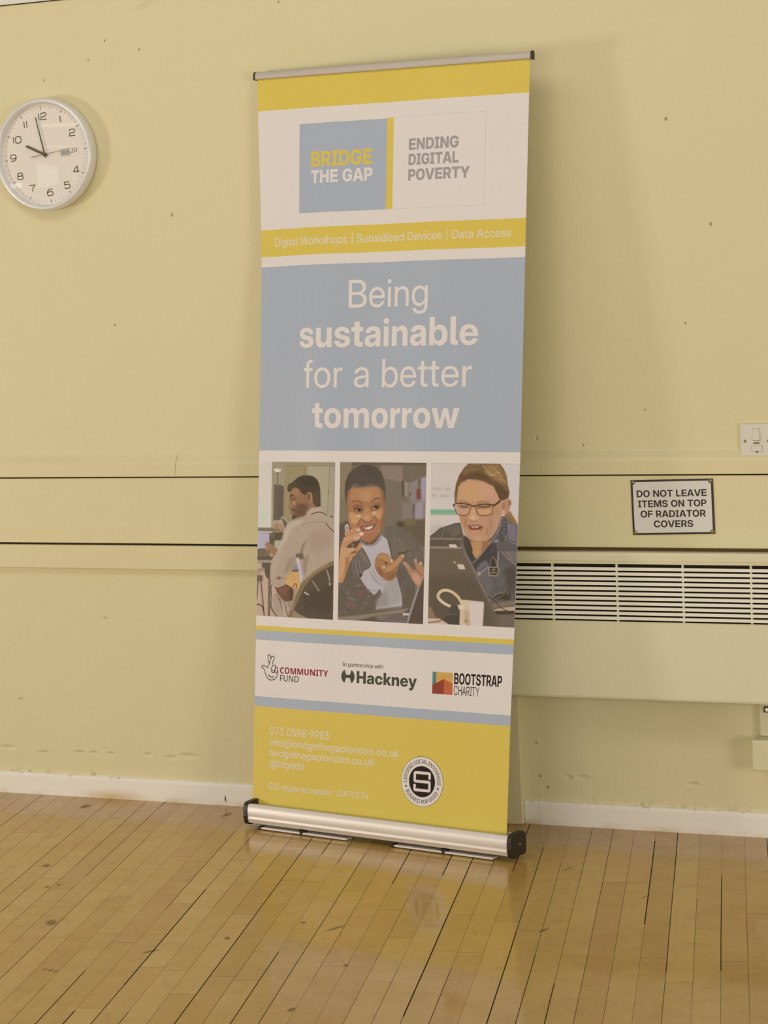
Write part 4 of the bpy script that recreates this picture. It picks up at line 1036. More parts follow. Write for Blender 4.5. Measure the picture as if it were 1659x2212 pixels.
# partner logos
hz = lambda pts: [(21.8 + (x - 132) * .2975, -(1561.9 + (y - 188 - (x - 221) * .068) * .226)) for x, y in pts]
HAND = [curve([(205, 350), (190, 332), (160, 319), (139, 326), (139, 343), (164, 362), (178, 402), (195, 450), (225, 485), (260, 495), (300, 480), (322, 445), (330, 400), (334, 352)]),
        curve([(205, 350), (226, 300), (246, 235), (258, 213), (274, 209), (285, 223), (279, 252), (262, 308)]),
        curve([(224, 290), (214, 250), (211, 210), (219, 193), (233, 193), (243, 209), (245, 232)]),
        curve([(283, 315), (262, 332), (252, 368), (258, 395), (275, 402), (292, 388), (303, 350), (300, 322)], closed=True),
        curve([(320, 339), (303, 352), (292, 384), (298, 405), (315, 408), (328, 388), (333, 356)], closed=True),
        curve([(221, 424), (233, 447), (252, 460), (270, 461), (286, 451)])]
for i, st in enumerate(HAND):
    m.flat(ribbon(hz(st), 2.1 if i < 5 else 2.4, i in (3, 4)), P1, 'black')
for x, y in ((271, 378), (307, 389)):
    c = hz([(x, y)])[0]; m.flat(disc2(c[0], c[1], 1.5, 16), P1, 'black')
c = hz([(301, 224)])[0]; m.flat(disc2(c[0], c[1], 1.3, 16, .8), P1, 'black')
T('M', 'COMMUNITY', 89.4, 253.3, 1610.6, 16.9, 'crimson')
T('N', 'FUND', 90, 155.2, 1631.4, 16.6, 'black')
T('N', 'In partnership with', 299, 431.1, 1579.6, 10.0, 'black')
cx, cy, R = 317.1, -1606.3, 21.2
L_ = arc_pts(cx, cy, R, R * .98, 122, 238, 24)
m.flat([(L_ + [(cx - R * .33, cy - R * .35), (cx - R * .33, cy + R * .35)], [tuple(range(len(L_) + 2))])], P1, 'darkgreen')
L_ = arc_pts(cx, cy, R, R * .98, 58, -58, 24)
m.flat([(L_ + [(cx + R * .33, cy - R * .35), (cx + R * .33, cy + R * .35)], [tuple(range(len(L_) + 2))])], P1, 'darkgreen')
m.flat(grid2(cx - R * .4, cy - R * .18, cx + R * .4, cy + R * .22, 2, 1), P1, 'darkgreen')
T('X', 'Hackney', 345.4, 539.2, 1622.5, 32.2, 'darkgreen')
bx = lambda a, b: (587.2 + 61 * a, -(1578.4 + 57.1 * b))
for key, pts in (('teal', [(0, 0), (.18, 0), (.18, .51), (0, .60)]), ('ochre', [(.18, 0), (1, 0), (1, .49), (.57, .30), (.18, .51)]),
                 ('brick', [(0, .60), (.57, .30), (.57, 1), (0, 1)]), ('orange', [(.57, .30), (1, .49), (1, 1), (.57, 1)])):
    m.flat([([bx(*q) for q in pts], [tuple(range(len(pts)))])], P1, key)
T('B', 'BOOTSTRAP', 652.4, 795.3, 1607, 28.6, 'black')
T('L', 'CHARITY', 652.2, 728.9, 1635.2, 23.6, 'black')

# contact lines, certification roundel
T('R', '073 0598 9983', 56.4, 260, 1778.9, 21.0, 'white')
T('R', 'info@bridgethegaplondon.co.uk', 57.2, 488, 1808.8, 19.2, 'white')
T('R', 'bridgethegaplondon.co.uk', 58, 409, 1837.6, 19.2, 'white')
T('R', '@btgedp', 57.6, 177, 1866.0, 19.2, 'white')
T('R', 'CIC registered number: 12970174', 56.3, 391.2, 1927.6, 16.4, 'white')
cx, cy, R = 562.0, -1866.7, 65.7
m.flat(disc2(cx, cy, R, 96), P1, 'black'); m.flat(disc2(cx, cy, R - .9, 96), P2, 'white'); m.flat(disc2(cx, cy, R * .616, 72), P3, 'black')
P4 = lambda x, y: sheet(x, -y, .00085)
m.flat(ring_text('N', 'CERTIFIED SOCIAL ENTERPRISE', cx, cy, R * .80, 10.2, 187, -7), P3, 'black')
m.flat(ring_text('N', 'BUSINESS FOR GOOD', cx, cy, R * .80, 10.2, 207, 333, True), P3, 'black')
for a in (197, -17):
    m.flat(disc2(cx + R * .79 * math.cos(math.radians(a)), cy + R * .79 * math.sin(math.radians(a)), 2.6, 20), P3, 'black')


def rnd_path(P, r):
    out = [P[0]]
    for i in range(1, len(P) - 1):
        a, b, c = Vector(P[i - 1]), Vector(P[i]), Vector(P[i + 1])
        p = b + (a - b).normalized() * r; q = b + (c - b).normalized() * r
        out += [tuple((1 - t) ** 2 * p + 2 * t * (1 - t) * b + t * t * q) for t in (0, .25, .5, .75, 1)]
    return out + [P[-1]]


S_ = [(.36, .11), (.36, .345), (-.345, .345), (-.345, 0), (.36, 0), (.36, -.345), (-.345, -.345), (-.345, -.115)]
m.flat(ribbon(rnd_path([(cx + R * a, cy + R * b) for a, b in S_], 3.0), R * .112), P4, 'white')
banner_sheet = m.build('banner_sheet', ban)

# --- aluminium cassette in the banner's own axes (x along it, -y towards the room)
CL = .4174
FRONT = [(-.0400, .0672), (-.0432, .0655), (-.0470, .0600), (-.0490, .0530), (-.0497, .0450), (-.0490, .0365), (-.0478, .0310), (-.0490, .0296), (-.0492, .0262), (-.0474, .0240), (-.0462, .0190), (-.0450, .0160)]
prof = FRONT + [(-.036, .0135), (.012, .0135), (.0185, .018), (.020, .040), (.016, .058), (.008, .0640), (.0032, .0640), (.0030, .0560), (-.0028, .0555), (-.0030, .0585), (-.0120, .0612), (-.0380, .0668)]
m = MB(); m.extrude_x(prof[:12], -CL, CL, 'alu', True, False)
# close the rest of the section with its own materials
q = prof[11:] + [prof[0]]
n_ = len(q)
for i in range(n_ - 1):
    (y0, z0), (y1, z1) = q[i], q[i + 1]
    key = 'plastic' if z0 < .0137 and z1 < .0137 else ('lip' if y0 <= -.0028 and z0 > .05 else 'alu_dull')
    m.add([(-CL, y0, z0), (CL, y0, z0), (CL, y1, z1), (-CL, y1, z1)], [(0, 1, 2, 3)], key)
# the swept section above also closed itself with one chord face: drop it
cut = [i for i, f in enumerate(m.f) if m.k[i] == 'alu' and {11, 0} <= {j % 12 for j in f}]
for i in reversed(cut):
    del m.f[i]; del m.k[i]; del m.sm[i]
base = m.build('base_cassette', ban)
CAP = [(-.0465, .0125), (-.0490, .020), (-.0520, .034), (-.0515, .052), (-.0470, .0655), (-.0400, .0715), (-.0250, .0725), (-.0060, .0735), (.0080, .0725), (.0170, .0660), (.0205, .0520), (.0215, .030), (.0195, .0160), (.0120, .0110), (-.006, .0125), (-.018, .0095), (-.036, .0085)]
for s in (-1, 1):
    m = MB(); a, b = (s * CL, s * (CL + .0125))
    m.extrude_x(CAP, min(a, b), max(a, b), 'plastic'); c = m.build('end_cap', base, bevel=.0018, seg=3)
    m = MB(); m.tube((s * (CL + .0124), -.012, .042), (s * (CL + .0150), -.012, .042), .0030, 'steel', 16); m.build('pin', c)
for x0, x1, xp in ((-.372, -.086, -.236), (.068, .372, .222)):
    m = MB(); m.box((x0, -.0490, .0030), (x1, -.0250, .0076), 'alu'); ft = m.build('foot', ban, bevel=.0008)
    m = MB(); m.tube((xp, -.0385, .0004), (xp, -.0385, .0125), .0115, 'plastic', 24); m.build('pivot', ft)
    m = MB(); m.box((x0 - .013, -.0492, .0003), (x0 + .001, -.0245, .0085), 'plastic'); m.build('rubber_pad', ft, bevel=.003)
# --- upright pole behind the film
m = MB()
top = loc((cTL + cTR) / 2 + _n * .012); bot = Vector((.0, .0105, .050))
d_ = (Vector(top) - bot)
m.tube(bot, bot + d_ * .36, .0080, 'alu_dull'); m.tube(bot + d_ * .35, bot + d_ * .69, .0070, 'alu_dull'); m.tube(bot + d_ * .68, bot + d_ * .998, .0060, 'alu_dull')
m.build('pole', ban)
# --- clamp rail along the top
ex = (cTR - cTL) / np.linalg.norm(cTR - cTL)
uz = (cTL - cBL + cTR - cBR); uz = uz - ex * np.dot(uz, ex); uz = uz / np.linalg.norm(uz)
nn = np.cross(ex, uz); nn = nn if nn[1] > 0 else -nn


def rail(p, t, k):
    return loc(p + nn * t + uz * k)


RP = [(-.0070, .0005), (-.0072, .0022), (-.0060, .0028), (-.0066, .0060), (-.0066, .0120), (-.0052, .0165), (-.0020, .0190), (.0025, .0190), (.0056, .0165), (.0068, .0110), (.0068, .0010), (.0050, -.0008), (-.0055, -.0008)]
m = MB(); A_ = cTL - ex * .0045; B_ = cTR + ex * .0045; k_ = len(RP)
m.add([rail(A_, *q) for q in RP] + [rail(B_, *q) for q in RP], [(i, (i + 1) % k_, k_ + (i + 1) % k_, k_ + i) for i in range(k_)], 'alu_dull', False)
rl = m.build('top_rail', ban)
RC = [(-.0082, -.0018), (-.0082, .0130), (-.0064, .0182), (-.0022, .0206), (.0028, .0206), (.0068, .0180), (.0082, .0125), (.0082, -.0018)]
for P_, s in ((A_, -1), (B_, 1)):
    m = MB(); Q_ = P_ + ex * s * .0042; k_ = len(RC)
    m.add([rail(P_, *q) for q in RC] + [rail(Q_, *q) for q in RC], [(i, (i + 1) % k_, k_ + (i + 1) % k_, k_ + i) for i in range(k_)] + [tuple(range(k_)), tuple(range(k_, 2 * k_))], 'plastic')
    m.build('end_cap', rl)


# ================================================================== THE THREE PRINTED PHOTOGRAPHS
# Each is drawn as layered soft-edged shapes on a fine colour grid that is the printed panel's own mesh.
class Art:
    def __init__(self, x0, y0, x1, y1, col, s=3.0):
        self.x0, self.y0, self.s = x0, y0, s
        self.w, self.h = int((x1 - x0) * s), int((y1 - y0) * s)
        self.a = np.ones((self.h, self.w, 3)) * np.array(col, float)

    def fr(self, ox, oy, k):
        self.f = (ox, oy, k)

    def tr(self, pts):
        ox, oy, k = self.f
        return [((ox + x / k - self.x0) * self.s, (oy + y / k - self.y0) * self.s) for x, y in pts]

    def blend(self, m, xa, ya, col, alpha):
        h, w = m.shape; m = (m * alpha)[..., None]
        v = self.a[ya:ya + h, xa:xa + w]
        v += (np.array(col, float) - v) * m

    @staticmethod
    def box(m, r):
        for _ in range(2):
            for ax in (0, 1):
                c = np.cumsum(np.pad(m, [(r + 1, r) if i == ax else (0, 0) for i in (0, 1)], mode='edge'), axis=ax)
                m = (np.take(c, range(2 * r + 1, c.shape[ax]), ax) - np.take(c, range(0, c.shape[ax] - 2 * r - 1), ax)) / (2 * r + 1)
        return m

    def P(self, pts, col, b=.5, al=1.0, sm=False):
        """filled shape; b = softness of its rim, sm = rounded through the points"""
        if sm:
            pts = curve(pts, 5, True)
        q = np.array(self.tr(pts)); r = max(1, int(round(b * self.s * .6)))
        pad = 3 * r + 2
        xa = max(0, int(q[:, 0].min()) - pad); xb = min(self.w, int(q[:, 0].max()) + pad + 1)
        ya = max(0, int(q[:, 1].min()) - pad); yb = min(self.h, int(q[:, 1].max()) + pad + 1)
        if xa >= xb or ya >= yb:
            return
        X = np.arange(xa - pad, xb + pad) + .5; Y = np.arange(ya - pad, yb + pad) + .5
        m = np.zeros((len(Y), len(X)), bool)
        n = len(q)
        for i in range(n):
            ax, ay = q[i]; bx_, by_ = q[(i + 1) % n]
            if ay == by_:
                continue
            rows = (Y >= min(ay, by_)) & (Y < max(ay, by_))
            if rows.any():
                xc = ax + (Y[rows] - ay) / (by_ - ay) * (bx_ - ax)
                m[rows] ^= X[None, :] > xc[:, None]
        m = self.box(m.astype(float), r)[pad:-pad, pad:-pad]
        self.blend(m, xa, ya, col, al)

    def L(self, pts, w, col, b=.35, al=1.0, sm=True):
        """stroke, w in photograph units"""
        if sm and len(pts) > 2:
            pts = curve(pts, 5)
        k = self.f[2]
        (V, F), = ribbon(pts, w * k)
        n = len(pts)
        self.P(V[:n] + V[n:][::-1], col, b, al)

    def E(self, cx, cy, rx, ry, col, b=.6, al=1.0, rot=0):
        c, s = math.cos(math.radians(rot)), math.sin(math.radians(rot))
        self.P([(cx + rx * math.cos(t) * c - ry * math.sin(t) * s, cy + rx * math.cos(t) * s + ry * math.sin(t) * c) for t in np.linspace(0, 2 * math.pi, 33)[:-1]], col, b, al)

    def grain(self, amt, seed):
        g = np.random.default_rng(seed).normal(0, 1, (self.h, self.w))
        g = self.box(g, 1)
        self.a += (g * amt / max(g.std(), 1e-6))[..., None]

    def panel(self, name, u0, v0, u1, v1, TL, TR, BR, BL, label):
        nx, ny = int((u1 - u0) / 1.15), int((v1 - v0) / 1.15)
        I, J = np.meshgrid(np.linspace(0, 1, nx + 1), np.linspace(0, 1, ny + 1))
        q = [((1 - I) * (1 - J) * TL[k] + I * (1 - J) * TR[k] + I * J * BR[k] + (1 - I) * J * BL[k]) for k in (0, 1)]
        px = np.clip((q[0] - self.x0) * self.s - .5, 0, self.w - 1.01); py = np.clip((q[1] - self.y0) * self.s - .5, 0, self.h - 1.01)
        ix, iy = px.astype(int), py.astype(int); fx, fy = (px - ix)[..., None], (py - iy)[..., None]
        c = (self.a[iy, ix] * (1 - fx) + self.a[iy, ix + 1] * fx) * (1 - fy) + (self.a[iy + 1, ix] * (1 - fx) + self.a[iy + 1, ix + 1] * fx) * fy
        c = np.clip(lin(np.clip(c, 0, 255)) / WHITE_SEEN * WHITE_ALB, .002, .9)
        vs = [sheet(u0 + (u1 - u0) * i / nx, v0 + (v1 - v0) * j / ny, .0003) for j in range(ny + 1) for i in range(nx + 1)]
        m = MB()
        m.add(vs, [(j * (nx + 1) + i, j * (nx + 1) + i + 1, (j + 1) * (nx + 1) + i + 1, (j + 1) * (nx + 1) + i) for j in range(ny) for i in range(nx)], 'photo', True)
        o = m.build(name, banner_sheet)
        at = o.data.color_attributes.new('ink', 'FLOAT_COLOR', 'POINT')
        at.data.foreach_set('color', np.concatenate([c.reshape(-1, 3), np.ones((len(vs), 1))], 1).ravel())
        o['label'] = label
        return o


t = NT('photographic_print')
_a = t.new('ShaderNodeVertexColor'); _a.layer_name = 'ink'
t.l.new(_a.outputs[0], t.b.inputs['Base Color']); t.b.inputs['Roughness'].default_value = .5; t.b.inputs['Specular IOR Level'].default_value = .15
M['photo'] = t.m

# ---- left: a man in a pale shirt seen from behind at a computer
A = Art(548, 994, 730, 1344, (164, 149, 118))
A.fr(550, 990, 9.217)
A.P([(355, 70), (1620, 70), (1610, 150), (355, 150)], (150, 134, 104), 2, .6)
A.P([(625, 160), (1035, 150), (1035, 1400), (600, 1400)], (154, 138, 100), 1)
A.P([(1090, 150), (1640, 150), (1640, 1250), (1080, 1250)], (172, 158, 130), 1)
A.P([(1515, 150), (1640, 150), (1640, 1250), (1480, 1250)], (166, 153, 126), 1.5)
A.L([(625, 155), (1040, 145)], 1.2, (132, 115, 84), .6); A.L([(1045, 150), (1045, 360)], 1.6, (132, 114, 82), .5); A.L([(1088, 155), (1640, 150)], 1.4, (136, 118, 88), .5); A.L([(1088, 155), (1086, 360)], 1.2, (140, 122, 90), .5)
A.L([(1512, 160), (1490, 640), (1465, 1130)], .9, (130, 114, 86), .6); A.L([(1485, 640), (1485, 720)], 1.1, (96, 82, 60), .5)
A.P([(345, 70), (610, 70), (600, 540), (395, 520), (380, 1245), (330, 1400)], (160, 144, 120), 1.2)
A.P([(30, 40), (352, 76), (326, 1390), (30, 1390)], (213, 199, 184), .5); A.P([(30, 900), (335, 900), (326, 1390), (30, 1390)], (206, 204, 182), 8, .8)
A.L([(352, 78), (326, 1388)], .7, (226, 214, 198), .4); A.E(160, 1190, 70, 40, (184, 200, 172), 5, .7)
A.P([(400, 214), (558, 217), (545, 258), (512, 288), (448, 288), (414, 258)], (226, 214, 200), .5); A.P([(500, 217), (558, 217), (545, 258), (512, 288), (490, 288)], (196, 182, 164), 1, .7)
A.P([(450, 286), (512, 288), (484, 312), (474, 312)], (92, 76, 56), .5); A.L([(478, 300), (474, 540)], 1.5, (84, 68, 50), .4)
A.P([(397, 520), (607, 562), (592, 1240), (378, 1252)], (110, 94, 78), .6); A.P([(480, 535), (607, 562), (592, 1240), (450, 1250)], (100, 86, 72), 4, .7)
A.P([(382, 1248), (590, 1236), (610, 1440), (400, 1440)], (172, 136, 104), 1); A.P([(382, 1240), (560, 1236), (560, 1300), (385, 1310)], (188, 154, 136), 1)
A.L([(455, 1240), (450, 1430)], 1, (130, 100, 76), .6); A.P([(420, 1420), (520, 1424), (515, 1440), (425, 1436)], (96, 72, 46), .6)
A.P([(400, 1470), (625, 1470), (625, 1700), (400, 1700)], (94, 80, 62), 1); A.P([(400, 1440), (620, 1440), (620, 1480), (400, 1490)], (150, 124, 96), 1)
A.P([(548, 1200), (570, 1178), (605, 1180), (700, 1290), (620, 1460), (585, 1360)], (112, 100, 82), .6); A.L([(690, 1290), (630, 1215), (580, 1180), (556, 1195), (565, 1270), (620, 1420)], 1.7, (204, 190, 170), .4)
A.P([(30, 1390), (402, 1392), (398, 2020), (30, 2020)], (112, 98, 80), .7); A.P([(30, 1392), (400, 1394), (400, 1440), (30, 1440)], (126, 120, 94), 1)
A.P([(30, 1455), (370, 1462), (364, 1492), (30, 1490)], (198, 184, 178), .8); A.P([(30, 1490), (300, 1500), (300, 1795), (30, 1810)], (186, 173, 186), .6)
for k in range(6):
    A.L([(90, 1530 + 38 * k), (270, 1532 + 38 * k)], .7, (160, 148, 164), .6)
A.L([(60, 1815), (270, 1800)], 1, (140, 130, 150), .6)
A.fr(545, 1160, 9.217)
A.P([(60, 245), (480, 245), (480, 460), (60, 470)], (118, 102, 82), 1); A.P([(60, 400), (470, 400), (470, 460), (60, 470)], (98, 84, 66), 1.5)
A.P([(60, 470), (480, 470), (480, 540), (60, 540)], (164, 144, 126), .8); A.P([(345, 0), (450, 0), (450, 400), (345, 420)], (104, 88, 70), 1)
A.P([(450, 85), (500, 70), (640, 80), (600, 250), (455, 250)], (176, 166, 138), .6)
A.P([(60, 540), (480, 540), (480, 1640), (60, 1640)], (194, 164, 142), 1)
A.P([(190, 520), (400, 525), (400, 845), (325, 845), (280, 820), (250, 740), (248, 640), (185, 610)], (98, 84, 66), .6); A.P([(322, 800), (372, 800), (362, 1640), (312, 1640)], (122, 98, 78), .6)
A.P([(85, 640), (248, 622), (245, 700), (190, 690), (85, 730)], (156, 138, 120), .7); A.P([(85, 690), (170, 690), (170, 770), (85, 780)], (170, 146, 134), 1); A.P([(82, 775), (205, 775), (205, 895), (82, 900)], (110, 94, 74), .6)
A.L([(108, 900), (80, 1260)], 2.6, (110, 86, 66), .5); A.L([(165, 895), (200, 1200), (240, 1620)], 2.8, (110, 88, 68), .5); A.L([(60, 1358), (150, 1362), (205, 1420), (228, 1500)], 2.4, (72, 54, 44), .5)
A.P([(670, 830), (800, 700), (980, 680), (980, 900), (940, 1040), (840, 1040), (770, 1000), (660, 990)], (204, 160, 100), .6); A.P([(690, 900), (900, 900), (960, 960), (930, 1040), (840, 1030)], (212, 166, 108), 3, .7)
A.P([(820, 555), (980, 530), (980, 650), (820, 660)], (148, 136, 140), .8); A.P([(800, 660), (980, 650), (970, 690), (820, 700)], (112, 88, 66), 1); A.L([(835, 1000), (880, 935), (910, 960), (890, 1040)], 2, (120, 70, 50), .6)
# trousers and lap
A.P([(385, 1190), (500, 1090), (640, 1260), (900, 1280), (830, 1640), (500, 1600), (400, 1440)], (176, 150, 132), .8)
for a, b, c in (((560, 1220), (600, 1400), (680, 1570)), ((640, 1290), (680, 1420), (720, 1580)), ((760, 1270), (760, 1360), (790, 1390)), ((500, 1150), (540, 1250), (560, 1280))):
    A.L([a, b, c], 1.6, (112, 90, 70), .7)
A.P([(600, 1320), (640, 1300), (700, 1580), (650, 1580)], (190, 166, 146), 1.2); A.P([(840, 1420), (940, 1440), (1010, 1570), (1260, 1620), (820, 1640)], (152, 126, 104), 1)
A.L([(400, 950), (375, 1040), (385, 1150), (390, 1260), (375, 1370), (420, 1490), (500, 1590)], 2.2, (92, 76, 60), .6); A.L([(410, 1100), (400, 1300), (440, 1430)], 1.4, (200, 184, 170), .6)
# shirt
A.fr(550, 990, 9.217)
SH = [(1090, 1060), (1180, 990), (1330, 960), (1450, 1120), (1640, 1200), (1640, 2060), (1560, 2090), (1340, 2180), (1130, 2320), (1020, 2420), (985, 2300), (955, 2150), (915, 2010), (845, 1975), (815, 2120), (775, 2230), (690, 2330), (645, 2400), (640, 2520), (580, 2555), (440, 2580), (380, 2530), (325, 2450), (310, 2330), (320, 2180), (350, 2040), (450, 1890), (530, 1730), (600, 1570), (620, 1430), (700, 1290), (800, 1225), (900, 1195), (1020, 1155)]
A.P(SH, (178, 155, 134), .6)
A.P([(625, 1430), (700, 1290), (860, 1225), (1000, 1180), (960, 1290), (780, 1400), (680, 1600), (560, 1800), (470, 1900)], (190, 173, 150), 4, .9)
A.P([(330, 2200), (450, 1900), (560, 1750), (580, 1900), (480, 2050), (420, 2250), (400, 2450)], (182, 164, 140), 4, .8)
A.P([(1100, 1600), (1050, 1680), (1000, 1800), (985, 1960), (930, 1965), (940, 1850), (1000, 1700)], (132, 110, 86), 3, .85); A.P([(850, 1900), (1000, 1900), (1010, 2020), (850, 1990)], (104, 90, 62), 1.5, .9)
A.P([(1000, 1980), (1120, 1900), (1080, 2100), (1040, 2350), (990, 2250)], (148, 124, 100), 3, .7); A.P([(700, 2000), (830, 1950), (800, 2150), (700, 2280), (600, 2300)], (152, 130, 106), 4, .7)
A.P([(1150, 1450), (1500, 1430), (1560, 1700), (1300, 1900), (1130, 1800)], (164, 138, 118), 7, .6)
A.P([(440, 2380), (520, 2360), (560, 2390), (480, 2430)], (122, 98, 78), 1.5); A.L([(560, 2385), (640, 2400)], 1.2, (130, 106, 84), .8); A.L([(400, 2540), (500, 2560), (620, 2520)], 1.0, (194, 172, 150), .6)
A.L([(960, 1350), (1100, 1290), (1350, 1262), (1470, 1300)], 1.1, (144, 122, 100), .7); A.L([(1440, 1300), (1510, 1390), (1600, 1480)], 2.2, (112, 94, 70), .7); A.L([(850, 1340), (885, 1400), (880, 1460)], 1, (150, 130, 108), .8)
A.P([(1045, 1155), (1092, 1058), (1180, 990), (1330, 960), (1400, 1050), (1440, 1130), (1370, 1075), (1260, 1075), (1160, 1110)], (186, 162, 142), .7); A.L([(1160, 1115), (1250, 1080), (1360, 1074), (1450, 1140)], 1.8, (84, 66, 50), .5)
A.P([(1510, 1145), (1545, 1140), (1570, 1175), (1550, 1180)], (70, 62, 52), .6); A.L([(620, 1440), (605, 1540), (530, 1730), (450, 1890), (345, 2050)], .9, (204, 190, 164), .5)
A.P([(852, 2010), (872, 1975), (905, 1978), (925, 2060), (975, 2230), (1005, 2340), (960, 2470), (930, 2450), (925, 2310), (885, 2130)], (196, 185, 194), .6); A.P([(930, 2080), (975, 2230), (1005, 2340), (985, 2400), (950, 2250)], (160, 148, 164), 1, .8)
# forearm and hand
A.P([(400, 2560), (470, 2590), (590, 2540), (650, 2510), (690, 2535), (790, 2590), (790, 2700), (760, 2830), (640, 2860), (560, 2810), (480, 2700)], (112, 78, 58), .7); A.P([(480, 2600), (640, 2560), (700, 2600), (620, 2720), (540, 2740)], (132, 92, 68), 3, .8); A.P([(720, 2600), (800, 2600), (790, 2830), (730, 2850)], (84, 62, 48), 1.5, .8)
A.P([(195, 1735), (255, 1665), (310, 1700), (420, 1770), (480, 1830), (410, 1960), (330, 1965), (290, 1900), (235, 1830), (215, 1790)], (158, 118, 90), .6); A.L([(220, 1745), (240, 1830)], 1.8, (198, 160, 130), .8); A.L([(300, 1840), (330, 1950)], 1.4, (120, 86, 64), .8); A.P([(290, 1900), (340, 1900), (400, 1960), (330, 1975)], (186, 146, 122), 1)
# chair
A.P([(1640, 2060), (1560, 2105), (1340, 2230), (1150, 2390), (980, 2600), (880, 2850), (800, 3020), (900, 3100), (1100, 3190), (1640, 3230)], (92, 78, 60), .7); A.P([(1000, 2700), (1560, 2500), (1560, 3100), (1000, 3000)], (82, 68, 52), 8, .7)
A.L([(1640, 2050), (1520, 2100), (1370, 2185), (1200, 2300), (1020, 2480), (900, 2720), (800, 2930), (720, 3180)], 8.5, (134, 108, 78), .7); A.L([(1480, 2105), (1330, 2190), (1180, 2290), (1030, 2430)], 1.8, (166, 142, 108), .8); A.L([(830, 2690), (800, 2850), (740, 3050)], 4, (164, 142, 126), 1.5, .7)
A.L([(1444, 2217), (1484, 2367), (1494, 2440)], 3.2, (150, 140, 120), .7); A.L([(1494, 2460), (1496, 2530)], 3.2, (172, 160, 136), .6); A.L([(1164, 2427), (1230, 2530), (1300, 2640)], 3.4, (140, 128, 106), .8); A.L([(1014, 2667), (1104, 2720)], 3.0, (190, 180, 160), .7)
# head
A.P([(680, 640), (690, 560), (730, 508), (780, 490), (830, 445), (900, 385), (1000, 345), (1100, 338), (1200, 360), (1275, 415), (1318, 500), (1334, 620), (1336, 800), (1338, 955), (1300, 962), (1180, 985), (1060, 900), (900, 700), (740, 690)], (76, 64, 46), .6)
A.P([(735, 700), (765, 640), (800, 598), (870, 580), (925, 620), (985, 705), (1050, 735), (1100, 670), (1150, 668), (1185, 720), (1200, 840), (1245, 970), (1180, 990), (1110, 1020), (1060, 1090), (1030, 1155), (880, 1195), (790, 1235), (782, 1185), (792, 1140), (805, 1110), (770, 1100), (745, 1085), (750, 1055), (765, 1030), (745, 1010), (712, 1000), (696, 975), (705, 940), (735, 880), (742, 840), (718, 825), (735, 770)], (146, 106, 76), .6)
A.P([(770, 640), (870, 590), (960, 700), (900, 760), (800, 720), (740, 720)], (164, 120, 88), 3, .8); A.P([(870, 900), (1060, 880), (1110, 950), (1080, 1060), (1030, 1150), (880, 1195), (792, 1232), (785, 1180), (820, 1110), (850, 1010)], (106, 79, 58), 6, .95)
A.P([(900, 760), (1000, 740), (1060, 900), (900, 900), (850, 830)], (150, 108, 70), 4, .8); A.P([(790, 860), (850, 850), (830, 940), (800, 930)], (190, 148, 110), 2, .9); A.P([(712, 930), (745, 880), (765, 960), (730, 1000)], (170, 124, 90), 1.5, .8)
A.P([(990, 560), (1330, 560), (1336, 955), (1270, 960), (1210, 900), (1195, 700), (1150, 665), (1095, 672), (1050, 735), (985, 705), (940, 640)], (78, 64, 48), 1.2); A.P([(1180, 720), (1336, 620), (1336, 955), (1230, 960)], (92, 74, 54), 3, .7)
A.E(1138, 790, 44, 118, (158, 120, 84), .8); A.E(1122, 780, 22, 80, (112, 78, 52), 1.2, .9); A.L([(1160, 690), (1176, 780), (1150, 880)], 1.2, (176, 140, 102), .6); A.P([(1180, 900), (1260, 960), (1180, 985), (1110, 1010)], (152, 112, 84), 1.5)
A.L([(738, 775), (765, 738), (800, 735)], 2.6, (66, 48, 36), .6); A.E(815, 825, 26, 14, (78, 58, 44), 1); A.E(822, 832, 10, 8, (176, 146, 116), .6); A.P([(740, 780), (850, 770), (860, 850), (750, 850)], (120, 86, 62), 2, .5)
A.P([(745, 1010), (830, 1010), (860, 1060), (770, 1050)], (86, 64, 50), 1, .8); A.L([(752, 1080), (800, 1095)], 1.4, (130, 84, 72), .6); A.P([(785, 1140), (820, 1130), (850, 1190), (790, 1225)], (72, 54, 42), 1.2, .8)
A.P([(690, 600), (740, 520), (860, 470), (900, 520), (800, 560), (730, 640)], (92, 80, 58), 3, .6); A.P([(1000, 400), (1200, 400), (1280, 520), (1150, 560), (1000, 520)], (66, 58, 44), 5, .7)
A.L([(800, 1228), (900, 1196), (1020, 1158), (1050, 1148)], .8, (196, 176, 154), .5)
A.grain(1.5, 1)
A.panel('printed_photo', .6, 1036.4, 266.2, 1457.2, (559, 998), (725, 998.5), (718, 1338), (553, 1331), 'printed photo of a person in a pale shirt seen from behind at a computer')

# ---- middle: a smiling woman with cropped hair, hands raised
A = Art(724, 994, 930, 1354, (120, 106, 88))
U = (730, 995, 8.508); D = (725, 1165, 8.295)
A.fr(*U)
A.P([(0, 0), (260, 0), (240, 400), (130, 600), (140, 1150), (0, 1200)], (140, 122, 96), 2); A.P([(0, 700), (150, 700), (150, 1180), (0, 1180)], (124, 114, 94), 6, .8)
A.P([(260, 30), (1660, 30), (1660, 95), (260, 95)], (104, 90, 72), 2); A.P([(780, 90), (1220, 90), (1210, 400), (850, 330)], (144, 120, 104), 2.5, .9); A.P([(1220, 90), (1660, 90), (1660, 300), (1210, 400)], (118, 102, 84), 3)
A.P([(860, 340), (1220, 400), (1180, 1200), (880, 1100)], (122, 106, 90), 4); A.P([(1230, 380), (1310, 400), (1300, 660), (1240, 660)], (148, 136, 112), 1.6); A.P([(1190, 370), (1230, 370), (1240, 670), (1200, 660)], (92, 78, 60), 1.6)
